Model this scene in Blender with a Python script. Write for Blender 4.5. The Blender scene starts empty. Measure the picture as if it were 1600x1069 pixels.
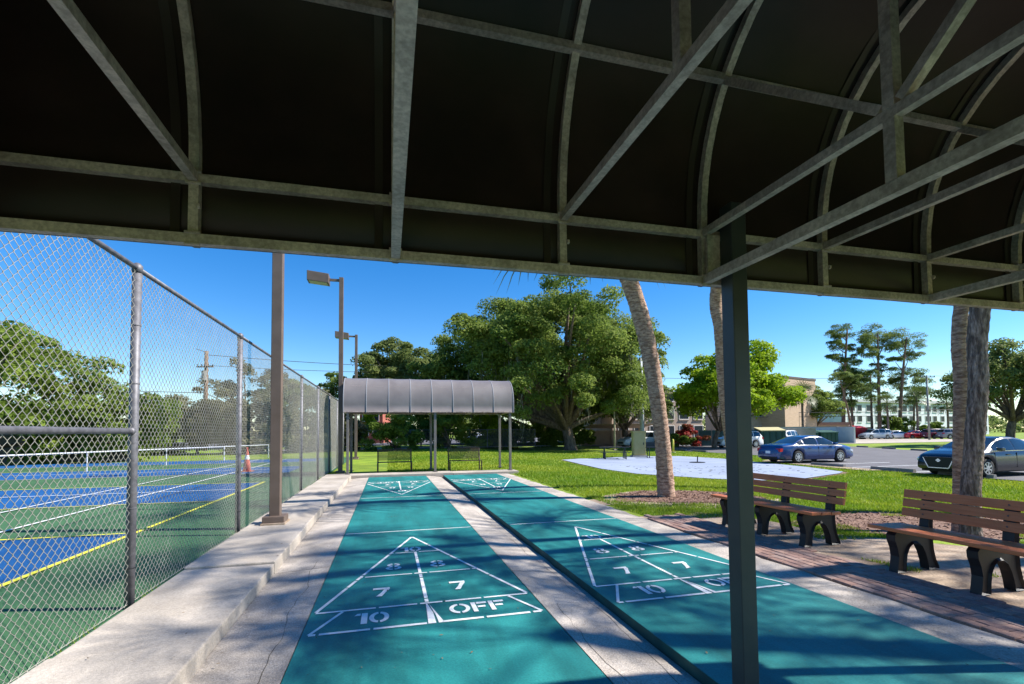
import bpy, bmesh, math, random
import numpy as np
from mathutils import Vector, Matrix
random.seed(7); RNG = np.random.default_rng(7)
scene = bpy.context.scene
COL = scene.collection
PI = math.pi

# ------------------------------------------------------------------ camera
cam_d = bpy.data.cameras.new('camera'); cam = bpy.data.objects.new('camera', cam_d); COL.objects.link(cam)
CP = Vector((-0.330, -3.774, 1.463)); yaw, pitch, roll = 0.2540, 0.0420, -0.0090
fw = Vector((math.sin(yaw), math.cos(yaw), 0)); rt = Vector((math.cos(yaw), -math.sin(yaw), 0)); up = Vector((0, 0, 1))
f2 = fw*math.cos(pitch)+up*math.sin(pitch); u2 = -fw*math.sin(pitch)+up*math.cos(pitch)
r3 = rt*math.cos(roll)+u2*math.sin(roll); u3 = -rt*math.sin(roll)+u2*math.cos(roll)
cam.matrix_world = Matrix(((r3.x, u3.x, -f2.x, CP.x), (r3.y, u3.y, -f2.y, CP.y), (r3.z, u3.z, -f2.z, CP.z), (0, 0, 0, 1)))
cam_d.sensor_width = 36; cam_d.lens = 36*748.18/1600; cam_d.shift_y = 109.27/1600
cam_d.clip_start = 0.05; cam_d.clip_end = 3000
scene.camera = cam
# ------------------------------------------------------------------ sky, sun, exposure
SUN = Vector((1.0, -0.24, 0.97)).normalized()
w = bpy.data.worlds.new('World'); scene.world = w; w.use_nodes = True
nt = w.node_tree; bg = nt.nodes['Background']
sky = nt.nodes.new('ShaderNodeTexSky'); sky.sky_type = 'NISHITA'; sky.sun_disc = False
sky.sun_elevation = math.asin(SUN.z); sky.sun_rotation = math.atan2(SUN.x, SUN.y)
sky.air_density = 1.0; sky.dust_density = 0.0; sky.ozone_density = 4.0; sky.altitude = 0
hs = nt.nodes.new('ShaderNodeHueSaturation'); hs.inputs['Saturation'].default_value = 1.37; hs.inputs['Hue'].default_value = .506; hs.inputs['Value'].default_value = .62; nt.links.new(sky.outputs[0], hs.inputs['Color'])
nt.links.new(hs.outputs[0], bg.inputs[0]); bg.inputs[1].default_value = 0.13
sl = bpy.data.lights.new('sun', 'SUN'); sl.energy = 4.3; sl.angle = math.radians(0.75); sl.color = (1, .95, .87)
so = bpy.data.objects.new('sun', sl); COL.objects.link(so); so.rotation_euler = (-SUN).to_track_quat('-Z', 'Y').to_euler()
so.location = (30, 5, 30)
vs = scene.view_settings; vs.view_transform = 'Standard'; vs.look = 'None'; vs.exposure = 1.28; vs.gamma = 1.0; vs.use_curve_mapping = False
scene.cycles.max_bounces = 8; scene.cycles.diffuse_bounces = 4; scene.cycles.transparent_max_bounces = 8

# ------------------------------------------------------------------ materials
MATS = {}
def mat(name, col, col2=None, scale=8.0, rough=0.7, metal=0.0, bump=0.0, bscale=None, detail=5, contrast=(0.35, 0.65), spec=0.4,
        fine=None, coord='Object', tint=False, transl=0.0, stretch=None, emit=None, streak=None, bd=.01):
    """Principled material: two colours mixed by noise, optional fine speckle, bump, per-leaf tint and translucency."""
    if name in MATS: return MATS[name]
    m = bpy.data.materials.new(name); m.use_nodes = True; MATS[name] = m
    t = m.node_tree; n = t.nodes; L = t.links.new; p = n['Principled BSDF']
    p.inputs['Roughness'].default_value = rough; p.inputs['Metallic'].default_value = metal; p.inputs['Specular IOR Level'].default_value = spec
    tc = n.new('ShaderNodeTexCoord'); vec = tc.outputs[coord]
    if stretch:
        mp = n.new('ShaderNodeMapping'); mp.inputs['Scale'].default_value = stretch; L(vec, mp.inputs[0]); vec = mp.outputs[0]
    c4 = lambda c: (c[0], c[1], c[2], 1)
    out = None
    if col2 is not None:
        nz = n.new('ShaderNodeTexNoise'); nz.inputs['Scale'].default_value = scale; nz.inputs['Detail'].default_value = detail; L(vec, nz.inputs['Vector'])
        rp = n.new('ShaderNodeValToRGB'); rp.color_ramp.elements[0].position = contrast[0]; rp.color_ramp.elements[1].position = contrast[1]
        rp.color_ramp.elements[0].color = c4(col); rp.color_ramp.elements[1].color = c4(col2); L(nz.outputs['Fac'], rp.inputs[0]); out = rp.outputs[0]
    if fine:                                   # (scale, strength): small dark and light grains
        fz = n.new('ShaderNodeTexNoise'); fz.inputs['Scale'].default_value = fine[0]; fz.inputs['Detail'].default_value = 3; L(vec, fz.inputs['Vector'])
        mr = n.new('ShaderNodeMapRange'); mr.inputs[1].default_value = .3; mr.inputs[2].default_value = .7
        mr.inputs[3].default_value = 1-fine[1]; mr.inputs[4].default_value = 1+fine[1]; L(fz.outputs['Fac'], mr.inputs[0])
        mx = n.new('ShaderNodeMix'); mx.data_type = 'RGBA'; mx.blend_type = 'MULTIPLY'; mx.inputs['Factor'].default_value = 1
        if out is None: mx.inputs[6].default_value = c4(col)
        else: L(out, mx.inputs[6])
        L(mr.outputs[0], mx.inputs[7]); out = mx.outputs[2]
    if streak:                                 # (scale vector, strength): long scuffs and stains
        mp2 = n.new('ShaderNodeMapping'); mp2.inputs['Scale'].default_value = streak[0]; L(tc.outputs[coord], mp2.inputs[0])
        fz = n.new('ShaderNodeTexNoise'); fz.inputs['Scale'].default_value = 1; fz.inputs['Detail'].default_value = 6; fz.inputs['Roughness'].default_value = .65; L(mp2.outputs[0], fz.inputs['Vector'])
        mr = n.new('ShaderNodeMapRange'); mr.inputs[1].default_value = .32; mr.inputs[2].default_value = .60
        mr.inputs[3].default_value = 1-streak[1]; mr.inputs[4].default_value = 1+streak[1]*.35; L(fz.outputs['Fac'], mr.inputs[0])
        mx = n.new('ShaderNodeMix'); mx.data_type = 'RGBA'; mx.blend_type = 'MULTIPLY'; mx.inputs['Factor'].default_value = 1
        if out is None: mx.inputs[6].default_value = c4(col)
        else: L(out, mx.inputs[6])
        L(mr.outputs[0], mx.inputs[7]); out = mx.outputs[2]
    if tint:
        at = n.new('ShaderNodeAttribute'); at.attribute_name = 'tint'
        mx = n.new('ShaderNodeMix'); mx.data_type = 'RGBA'
        L(at.outputs['Fac'], mx.inputs['Factor'])
        mx.inputs[6].default_value = c4(col); mx.inputs[7].default_value = c4(tint); out = mx.outputs[2]
    if out is not None: L(out, p.inputs['Base Color'])
    else: p.inputs['Base Color'].default_value = c4(col)
    if bump:
        bz = n.new('ShaderNodeTexNoise'); bz.inputs['Scale'].default_value = bscale or scale*6; bz.inputs['Detail'].default_value = 4; L(vec, bz.inputs['Vector'])
        bp = n.new('ShaderNodeBump'); bp.inputs['Strength'].default_value = bump; bp.inputs['Distance'].default_value = bd
        L(bz.outputs['Fac'], bp.inputs['Height']); L(bp.outputs[0], p.inputs['Normal'])
    if transl:
        tr = n.new('ShaderNodeBsdfTranslucent'); ms = n.new('ShaderNodeMixShader'); ms.inputs[0].default_value = transl
        if out is not None: L(out, tr.inputs[0])
        else: tr.inputs[0].default_value = c4(col)
        L(p.outputs[0], ms.inputs[1]); L(tr.outputs[0], ms.inputs[2]); L(ms.outputs[0], n['Material Output'].inputs[0])
    if emit:
        p.inputs['Emission Color'].default_value = c4(emit[0]); p.inputs['Emission Strength'].default_value = emit[1]
    return m

galv = mat('galvanised_steel', (.40, .30, .27), (.56, .43, .39), 60, .5, .2, .08, 120, contrast=(.38, .62), fine=(160, .10), streak=((7, 7, 7), .35))
fpost = mat('fence_steel', (.105, .103, .115), (.17, .168, .185), 18, .55, .3, fine=(140, .15))
wirem = mat('fence_wire', (.31, .295, .255), (.40, .385, .34), 6, .5, .3)
slate = mat('dark_post_paint', (.030, .033, .035), (.045, .045, .043), 6, .42, 0, .05, 90)
taupe = mat('taupe_pole_paint', (.12, .085, .065), (.15, .108, .085), 4, .5)
shpost = mat('grey_brown_post_paint', (.13, .115, .105), (.17, .155, .145), 5, .5)
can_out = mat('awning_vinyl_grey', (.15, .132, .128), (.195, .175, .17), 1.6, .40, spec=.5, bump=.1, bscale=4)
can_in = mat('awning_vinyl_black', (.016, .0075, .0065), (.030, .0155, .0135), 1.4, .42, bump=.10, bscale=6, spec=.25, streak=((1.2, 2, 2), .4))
cordm = mat('seam_cord', (.25, .25, .27), None, rough=.6)
teal = mat('court_paint_teal', (.010, .150, .145), (.017, .188, .180), 2.2, .62, fine=(70, .16), streak=((2.6, .45, 1), .34), bump=.2, bscale=140, spec=.35)
tealdk = mat('court_edge_green', (.006, .05, .045), (.012, .08, .065), 6, .7)
whitep = mat('white_line_paint', (.80, .80, .78), (.66, .68, .67), 14, .6, fine=(70, .08))
conc = mat('concrete_walk', (.345, .30, .25), (.435, .385, .33), 2.0, .85, fine=(60, .16), streak=((1.1, .9, 1), .22), bump=.35, bscale=150)
conc2 = mat('concrete_speckled', (.32, .28, .24), (.44, .39, .34), 3.0, .9, fine=(85, .30), streak=((1.4, .8, 1), .25), bump=.5, bscale=130)
concdk = mat('concrete_stained', (.22, .19, .16), (.36, .32, .27), 3, .9, fine=(80, .25), bump=.4, bscale=120)
crackm = mat('crack_dirt', (.05, .045, .035), (.10, .085, .06), 12, .95)
brickm = [mat('paver_%d' % i, c, tuple(v*1.35 for v in c), 18, .9, fine=(120, .25), bump=.4, bscale=90) for i, c in enumerate(
    [(.23, .135, .105), (.265, .165, .13), (.20, .12, .10), (.25, .17, .14), (.215, .145, .125)])]
dirt = mat('sandy_dirt', (.24, .17, .115), (.40, .31, .23), 3.2, .95, fine=(45, .28), bump=.7, bscale=50)
mulch = mat('red_mulch', (.11, .055, .038), (.25, .155, .11), 26, .95, fine=(110, .45), bump=1.0, bscale=70, contrast=(.42, .60))
lawnm = mat('lawn_soil_and_grass', (.12, .20, .008), (.21, .28, .014), .9, .95, fine=(38, .45), streak=((.22, .3, 1), .3), bump=.9, bscale=60)
bladem = mat('grass_blades', (.14, .26, .008), tint=(.38, .42, .03), rough=.6, transl=.35)
asph = mat('asphalt', (.10, .096, .104), (.13, .125, .133), 1.2, .9, fine=(40, .14), bump=.3, bscale=90)
slabm = mat('pale_blue_slab', (.235, .28, .375), (.275, .32, .41), 1.0, .85, fine=(30, .06), streak=((.35, .5, 1), .15))
stopm = mat('wheel_stop_concrete', (.17, .16, .15), (.25, .235, .215), 4, .9, bump=.3)
cgreen = mat('court_green', (.042, .115, .052), (.055, .135, .06), 1.5, .8, fine=(40, .12), streak=((.5, .25, 1), .22), spec=.2)
cblue = mat('court_blue', (.008, .075, .23), (.012, .09, .26), 1.5, .8, fine=(40, .10), streak=((.5, .25, 1), .22), spec=.2)
cyel = mat('court_yellow', (.70, .66, .06), None, rough=.7)
joint = mat('court_joint', (.015, .03, .02), None, rough=.9)
slatm = mat('bench_slat_brown', (.45, .125, .040), (.53, .165, .06), 4, .5, stretch=(12, .8, 12), bump=.15, bscale=40)
benchp = mat('bench_plastic_black', (.009, .010, .013), (.013, .014, .017), 6, .45, spec=.3)
bronze = mat('bronze_metal', (.045, .03, .022), (.065, .045, .033), 6, .5, .2)
bark = mat('oak_bark', (.085, .06, .045), (.22, .16, .12), 7, .95, bump=1, bd=.05, bscale=16, stretch=(1, 1, .35))
palmb = mat('palm_bark_brown', (.22, .125, .085), (.55, .37, .27), 9, .95, bump=1, bd=.03, bscale=26, stretch=(1, 1, 3.2), fine=(30, .3))
palmg = mat('palm_bark_grey', (.10, .07, .058), (.34, .26, .22), 10, .95, bump=1, bd=.03, bscale=28, stretch=(2.4, 2.4, .55), fine=(30, .35), contrast=(.4, .66))
pineb = mat('pine_bark', (.12, .07, .05), (.24, .16, .12), 5, .95, bump=.6)
palml = mat('palm_leaf', (.045, .085, .018), tint=(.12, .16, .035), rough=.45, transl=.3)
def leafm(name, a, b, tr=.5): return mat(name, a, tint=b, rough=.65, transl=tr, spec=.15)
oakl = leafm('oak_leaves', (.075, .135, .018), (.24, .30, .065))
oakl2 = leafm('pale_oak_leaves', (.085, .135, .03), (.24, .28, .095))
limel = leafm('lime_leaves', (.14, .25, .010), (.34, .46, .020), .5)
pinel = leafm('pine_needles', (.075, .13, .03), (.21, .26, .07))
bushl = leafm('bush_leaves', (.075, .135, .016), (.235, .31, .05))
brushl = leafm('dry_brush_leaves', (.085, .09, .042), (.23, .225, .115))
redl = leafm('red_blossom', (.04, .08, .015), (.55, .035, .06), .3)
mossm = leafm('spanish_moss', (.12, .12, .085), (.22, .22, .17), .3)
glass = mat('car_glass', (.015, .022, .026), None, rough=.06, spec=.9)
wglass = mat('window_glass', (.015, .02, .026), None, rough=.3, spec=.25)
tyrem = mat('tyre_rubber', (.014, .014, .014), None, rough=.85)
rimm = mat('alloy_rim', (.50, .51, .53), None, rough=.3, metal=.7)
chrome = mat('chrome_trim', (.65, .65, .66), None, rough=.2, metal=.9)
blackp = mat('black_plastic', (.012, .012, .013), None, rough=.6)
redlt = mat('tail_light_red', (.45, .01, .012), None, rough=.2)
headlt = mat('head_light_glass', (.75, .77, .80), None, rough=.12, spec=.8)
def paint(name, c): 
    m = mat(name, c, None, rough=.25, spec=.6); m.node_tree.nodes['Principled BSDF'].inputs['Coat Weight'].default_value = .35; return m
woodp = mat('weathered_pole_wood', (.12, .075, .05), (.22, .15, .11), 5, .9, stretch=(4, 4, .5))
wirebl = mat('cable_black', (.03, .03, .032), None, rough=.7)

# ------------------------------------------------------------------ mesh helpers
def tag(o, label=None, cat=None, group=None, kind=None):
    if label: o['label'] = label
    if cat: o['category'] = cat
    if group: o['group'] = group
    if kind: o['kind'] = kind
    return o
def link(o, parent=None):
    COL.objects.link(o)
    if parent is not None: o.parent = parent
    return o
def empty(name, loc=(0, 0, 0), rz=0.0, **k):
    o = bpy.data.objects.new(name, None); o.empty_display_size = .1; link(o); o.location = loc; o.rotation_euler = (0, 0, rz); return tag(o, **k)
class MB:
    """collects boxes, bars, tubes and sweeps; build() links them as one mesh object"""
    def __init__(s): s.v = []; s.f = []; s.m = []
    def add(s, vs, fs, mi=0):
        b = len(s.v); s.v += [tuple(v) for v in vs]; s.f += [tuple(i+b for i in f) for f in fs]; s.m += [mi]*len(fs)
    def box(s, x0, x1, y0, y1, z0, z1, mi=0):
        s.add([(x0, y0, z0), (x1, y0, z0), (x1, y1, z0), (x0, y1, z0), (x0, y0, z1), (x1, y0, z1), (x1, y1, z1), (x0, y1, z1)],
              [(0, 3, 2, 1), (4, 5, 6, 7), (0, 1, 5, 4), (1, 2, 6, 5), (2, 3, 7, 6), (3, 0, 4, 7)], mi)
    def bar(s, a, b, wd, ht=None, upv=(0, 0, 1), mi=0):
        a = Vector(a); b = Vector(b); d = (b-a).normalized(); ht = ht or wd; u = Vector(upv)
        if abs(d.dot(u)) > .95: u = Vector((0, 1, 0)) if abs(d.y) < .9 else Vector((1, 0, 0))
        sd = d.cross(u).normalized()*wd/2; u = sd.cross(d).normalized()*ht/2
        s.add([a-sd-u, a+sd-u, a+sd+u, a-sd+u, b-sd-u, b+sd-u, b+sd+u, b-sd+u],
              [(0, 1, 2, 3), (7, 6, 5, 4), (1, 0, 4, 5), (2, 1, 5, 6), (3, 2, 6, 7), (0, 3, 7, 4)], mi)
    def sweep(s, pts, rad, n=8, cap=True, mi=0, jit=0.0):
        pts = [Vector(p) for p in pts]; rad = rad if hasattr(rad, '__len__') else [rad]*len(pts)
        ref = Vector((1, 0, 0)) if abs((pts[-1]-pts[0]).normalized().x) < .8 else Vector((0, 1, 0)); vs = []
        for i, p in enumerate(pts):
            d = (pts[min(i+1, len(pts)-1)]-pts[max(i-1, 0)]).normalized(); a = d.cross(ref).normalized(); b = d.cross(a)
            for k in range(n):
                t = 2*PI*k/n; r = rad[i]*(1+random.uniform(-jit, jit)); vs.append(p+(a*math.cos(t)+b*math.sin(t))*r)
        fs = [(i*n+k, i*n+(k+1) % n, (i+1)*n+(k+1) % n, (i+1)*n+k) for i in range(len(pts)-1) for k in range(n)]
        if cap: fs += [tuple(range(n-1, -1, -1)), tuple((len(pts)-1)*n+k for k in range(n))]
        s.add(vs, fs, mi)
    def tube(s, a, b, r, n=8, mi=0): s.sweep([a, b], r, n, True, mi)
    def prism(s, poly, axis, t0, t1, mi=0):
        """2-D outline (counter-clockwise) extruded along axis: 'x' takes (y,z), 'y' takes (x,z), 'z' takes (x,y)"""
        f = {'x': lambda p, t: (t, p[0], p[1]), 'y': lambda p, t: (p[0], t, p[1]), 'z': lambda p, t: (p[0], p[1], t)}[axis]
        n = len(poly); s.add([f(p, t0) for p in poly]+[f(p, t1) for p in poly],
              [tuple(range(n-1, -1, -1)), tuple(range(n, 2*n))]+[(i, (i+1) % n, (i+1) % n+n, i+n) for i in range(n)], mi)
    def mesh(s, name, mats, smooth=False, fix=True):
        me = bpy.data.meshes.new(name); me.from_pydata(s.v, [], s.f)
        for m in (mats if isinstance(mats, (list, tuple)) else [mats]): me.materials.append(m)
        if any(s.m): me.polygons.foreach_set('material_index', s.m)
        if fix:
            bm = bmesh.new(); bm.from_mesh(me); bmesh.ops.recalc_face_normals(bm, faces=bm.faces); bm.to_mesh(me); bm.free()
        if smooth: me.polygons.foreach_set('use_smooth', [True]*len(me.polygons))
        me.update(); return me
    def build(s, name, mats, parent=None, smooth=False, fix=True, **k):
        return tag(link(bpy.data.objects.new(name, s.mesh(name, mats, smooth, fix)), parent), **k)
def inst(name, me, parent=None, loc=(0, 0, 0), rot=(0, 0, 0), scale=(1, 1, 1), **k):
    o = bpy.data.objects.new(name, me); link(o, parent); o.location = loc; o.rotation_euler = rot; o.scale = scale; return tag(o, **k)
def fast_mesh(name, V, F, m, tint=None, smooth=False):
    V = np.ascontiguousarray(V, np.float32); F = np.ascontiguousarray(F, np.int32); k = F.shape[1]
    me = bpy.data.meshes.new(name); me.vertices.add(len(V)); me.vertices.foreach_set('co', V.ravel())
    me.loops.add(F.size); me.loops.foreach_set('vertex_index', F.ravel()); me.polygons.add(len(F))
    me.polygons.foreach_set('loop_start', np.arange(0, F.size, k, dtype=np.int32)); me.polygons.foreach_set('loop_total', np.full(len(F), k, np.int32))
    me.materials.append(m)
    if tint is not None:
        a = me.attributes.new('tint', 'FLOAT', 'POINT'); a.data.foreach_set('value', np.ascontiguousarray(tint, np.float32))
    me.update(calc_edges=True); me.validate(); return me
def copy_tree(o, parent=None):
    c = o.copy(); COL.objects.link(c); c.parent = parent
    for ch in [x for x in o.children]: copy_tree(ch, c)
    return c
def bevel(o, wd, seg=2):
    bm = bmesh.new(); bm.from_mesh(o.data); bmesh.ops.bevel(bm, geom=[e for e in bm.edges if e.calc_face_angle(0) > .6], offset=wd, segments=seg, affect='EDGES', profile=.6)
    bm.to_mesh(o.data); bm.free(); return o
def bez(a, b, c, n): 
    a, b, c = Vector(a), Vector(b), Vector(c); return [a*(1-t)**2+b*2*t*(1-t)+c*t*t for t in [i/n for i in range(n+1)]]
def terr(x):
    t = np.clip((np.asarray(x, float)-5)/9, 0, 1); return -.34*t*t*(3-2*t)
def T(x): return float(terr(x))

# ================================================================== SETTING
def sheet(name, poly, m, dz, kind='structure', subdiv=0, follow=True, **k):
    """flat polygon laid on the terrain, subdivided so that it follows the slope"""
    bm = bmesh.new(); vs = [bm.verts.new((p[0], p[1], 0)) for p in poly]; bm.faces.new(vs)
    if subdiv:
        bmesh.ops.triangulate(bm, faces=bm.faces)
        for _ in range(subdiv):
            bmesh.ops.subdivide_edges(bm, edges=[e for e in bm.edges if e.calc_length() > 1.0], cuts=1, use_grid_fill=False)
            bmesh.ops.triangulate(bm, faces=bm.faces)
    for v in bm.verts: v.co.z = (T(v.co.x) if follow else 0)+dz
    bmesh.ops.recalc_face_normals(bm, faces=bm.faces)
    me = bpy.data.meshes.new(name); bm.to_mesh(me); bm.free(); me.materials.append(m)
    if me.polygons and me.polygons[0].normal.z < 0: me.flip_normals()
    return tag(link(bpy.data.objects.new(name, me)), kind=kind, **k)
def blob(cx, cy, rx, ry, n=40, j=.10, seed=1):
    r = random.Random(seed); ph = [r.uniform(0, 6.28) for _ in range(6)]; out = []
    for i in range(n):
        a = 2*PI*i/n; q = 1+j*(math.sin(2*a+ph[0])+.7*math.sin(5*a+ph[1])+.5*math.sin(9*a+ph[2])+.4*math.sin(14*a+ph[3]))
        out.append((cx+rx*q*math.cos(a), cy+ry*q*math.sin(a)))
    return out
# lawn: one sheet to the horizon, a gentle slope down towards the car park
xs = [-900, -300, -60, -20, -2.6, -2.0, 0, 3, 3.4, 3.84, 5]+[5+.3*i for i in range(1, 31)]+[16, 20, 30, 60, 150, 400, 1200]
ys = [-300, -60, -20, -10, -5, 0, 5, 10, 13, 13.72, 15, 20, 25, 30, 35, 40, 45]+[60, 100, 200, 500, 1500]
mb = MB(); mb.add([(x, y, T(x)-(.03 if (x > 3.5 or y > 13.5 or x < -2.5) else .32)) for y in ys for x in xs], [(j*len(xs)+i, j*len(xs)+i+1, (j+1)*len(xs)+i+1, (j+1)*len(xs)+i) for j in range(len(ys)-1) for i in range(len(xs)-1)])
mb.build('lawn', lawnm, kind='structure', fix=False)

# ---- shuffleboard courts
W = .9144
def ringpoly(cx, cy, rx, ry, th, arcs, n=10):
    out = []
    for a0, a1 in arcs:
        for i in range(n):
            t0 = math.radians(a0+(a1-a0)*i/n); t1 = math.radians(a0+(a1-a0)*(i+1)/n)
            out.append([(cx+(rx-th)*math.cos(t0), cy+(ry-th)*math.sin(t0)), (cx+rx*math.cos(t0), cy+ry*math.sin(t0)), (cx+rx*math.cos(t1), cy+ry*math.sin(t1)), (cx+(rx-th)*math.cos(t1), cy+(ry-th)*math.sin(t1))])
    return out
GLY = {
 '1': [[(.14, 0), (.36, 0), (.36, 1), (.14, 1)], [(-.12, .80), (.10, .80), (.10, 1), (-.02, 1)]],
 '0': ringpoly(.34, .5, .36, .5, .17, [(98, 262), (-82, 82)], 14),
 'O': ringpoly(.40, .5, .42, .5, .17, [(97, 263), (-83, 83)], 14),
 '8': ringpoly(.34, .755, .30, .245, .145, [(101, 259), (-79, 79)])+ringpoly(.34, .27, .36, .27, .155, [(99, 261), (-81, 81)]),
 '7': [[(.0, .80), (.66, .80), (.66, 1), (.0, 1)], [(.44, .78), (.66, .78), (.50, .42), (.32, .40)], [(.32, .40), (.50, .42), (.36, 0), (.13, 0)]],
 'F': [[(0, 0), (.19, 0), (.19, 1), (0, 1)], [(.24, .80), (.66, .80), (.66, 1), (.24, 1)], [(.24, .42), (.56, .42), (.56, .60), (.24, .60)]]}
def glyph_mesh(ch, h):
    mb = MB()
    for poly in GLY[ch]: mb.add([(x*h*.95, y*h, 0) for x, y in poly], [tuple(range(len(poly)))])
    me = mb.mesh('numeral', whitep, fix=False)
    for p in me.polygons:
        if p.normal.z < 0: p.flip()
    return me
GM = {}
def stroke_polys(a, b, wd, cuts=()):
    """a painted line from a to b with small stencil gaps at the given fractions"""
    a = Vector((a[0], a[1], 0)); b = Vector((b[0], b[1], 0)); d = b-a; L = d.length; n = Vector((-d.y, d.x, 0)).normalized()*wd/2
    ed = [0.0]
    for c in cuts: ed += [c-.012/L, c+.012/L]
    ed.append(1.0); out = []
    for i in range(0, len(ed), 2): p = a+d*ed[i]; q = a+d*ed[i+1]; out.append([p-n, q-n, q+n, p+n])
    return out
LINES = []      # (mesh) every painted stroke of one scoring diagram, apex towards +Y, base line at y = 0
def mk(polys):
    mb = MB()
    for p in polys: mb.add([tuple(q) for q in p], [(0, 1, 2, 3)])
    me = mb.mesh('painted_line', whitep, fix=False)
    for p in me.polygons:
        if p.normal.z < 0: p.flip()
    LINES.append(me)
Y1, Y2, Y3, YT = .457, 1.372, 2.286, 3.161; lw = .030
def hw(y): return W*.985*(YT-y)/(YT-Y1)
mk(stroke_polys((-W+.03, .015), (-.035, .015), .034, (.07, .52))); mk(stroke_polys((.085, .015), (W-.03, .015), .034, (.42, .9)))
mk(stroke_polys((-W+.02, Y1), (W-.02, Y1), .030, (.27, .46, .58, .77)))
mk(stroke_polys((-hw(Y2), Y2), (hw(Y2), Y2), .026, (.03, .44, .57, .95))); mk(stroke_polys((-hw(Y3)+.01, Y3), (hw(Y3)-.01, Y3), .024, (.06, .55)))
mk(stroke_polys((-W+.02, Y1+.02), (-.004, YT), lw, (.22, .30, .36, .66))); mk(stroke_polys((W-.02, Y1+.02), (.004, YT), lw, (.24, .5, .57, .8)))
mk(stroke_polys((0, Y3-.02), (0, Y1+.03), .032, (.18, .36, .52, .60, .95)))
mk(stroke_polys((-W+.23, Y1-.02), (-W+.03, .02), .026)); mk(stroke_polys((W-.20, Y1-.02), (W-.02, .02), .026))
mb = MB(); mb.add([(0, Y1-.02, 0), (-.012, Y1-.02, 0), (-.026, .0, 0), (.035, .0, 0), (.03, .22, 0)], [(0, 1, 2, 3, 4)]); mb.add([(.012, Y1-.02, 0), (.045, .17, 0), (.055, .0, 0), (.098, .0, 0)], [(0, 1, 2, 3)])
me = mb.mesh('painted_wedge', whitep, fix=False)
for p in me.polygons:
    if p.normal.z < 0: p.flip()
LINES.append(me)
TXT = [('10', -.56, .13, .225, .03), ('OFF', .17, .145, .215, .03), ('7', -.46, .74, .24, 0), ('7', .25, .745, .24, 0), ('8', -.345, 1.57, .245, 0), ('8', .13, 1.565, .245, 0), ('10', -.15, 2.335, .21, .02)]
def court(cx, y0, y1, label_side):
    mb = MB(); mb.box(cx-W-.02, cx+W+.02, y0, y1, -.12, 0); c = mb.build('shuffleboard_court', teal, kind='structure')
    if label_side: 
        e = MB(); e.box(cx-W-.024, cx-W-.0205, y0, y1, -.11, -.003); e.build('court_edge', tealdk, c)
    for (oy, s) in ((0.0, 1), (11.18, -1)):
        for me in LINES: inst('painted_line', me, c, (cx, oy, .004), (0, 0, 0 if s > 0 else PI))
        for word, x, y, h, gap in TXT:
            px = x
            for ch in word:
                k = (ch, h)
                if k not in GM: GM[k] = glyph_mesh(ch, h)
                inst('painted_letter' if ch in 'OF' else 'painted_numeral', GM[k], c, (cx+s*px, oy+s*y, .0045), (0, 0, 0 if s > 0 else PI))
                px += h*{'1': .42, '0': .74, 'O': .86, 'F': .70}.get(ch, .7)
    for y in (3.627, 7.55):
        m2 = MB(); m2.add([(cx-W, y-.014, .0042), (cx+W, y-.014, .0042), (cx+W, y+.014, .0042), (cx-W, y+.014, .0042)], [(0, 1, 2, 3)]); m2.build('painted_line', whitep, c, fix=False)
    return c
court(0, -6, 12.90, False); court(2.46, -6, 12.86, True)
# ---- concrete strips between and beside the courts, cast in lengths
def strip(name, x0, x1, z0, z1, joints, m, wob=.012, seed=3):
    """sloping concrete strip; each cast length is a piece"""
    r = random.Random(seed); root = None
    for i in range(len(joints)-1):
        a, b = joints[i]+.006, joints[i+1]-.006; n = 14; mb = MB(); vs = []; fs = []
        dz = r.uniform(-.004, .004)
        for k in range(n+1):
            y = a+(b-a)*k/n; q = r.uniform(-wob, wob); q2 = r.uniform(-wob, wob)*.6
            vs += [(x0, y, z0+dz), ((x0+x1)/2+q2, y, (z0+z1)/2+dz+.003), (x1+q, y, z1+dz), (x1+q, y, z1-.1), (x0, y, z0-.1)]
        for k in range(n):
            o = k*5
            for j in range(4): fs.append((o+j, o+j+1, o+j+6, o+j+5))
        fs += [(0, 1, 2, 3, 4), tuple(n*5+j for j in (4, 3, 2, 1, 0))]
        mb.add(vs, fs)
        if root is None: root = mb.build(name, m, kind='structure')
        else: mb.build('concrete_length', m, root)
    return root
js = [-6, -2.2, 1.9, 5.0, 8.6, 12.9]
strip('concrete_gutter', -1.50, -W-.028, -.035, -.004, js, conc2, 0.0)
strip('concrete_gutter', W+.028, 1.512, -.004, -.075, [-6, -2.6, 1.2, 4.6, 8.4, 12.9], conc2, .008)
strip('concrete_gutter', 3.402, 3.86, -.004, -.012, [-6, -.1, 3.4, 7.4, 10.4, 12.9], conc2, .03, 9)
base = MB(); base.box(-1.53, 3.9, -6, 12.9, -.30, -.118); base.build('gutter_bed', crackm, kind='structure')
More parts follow.
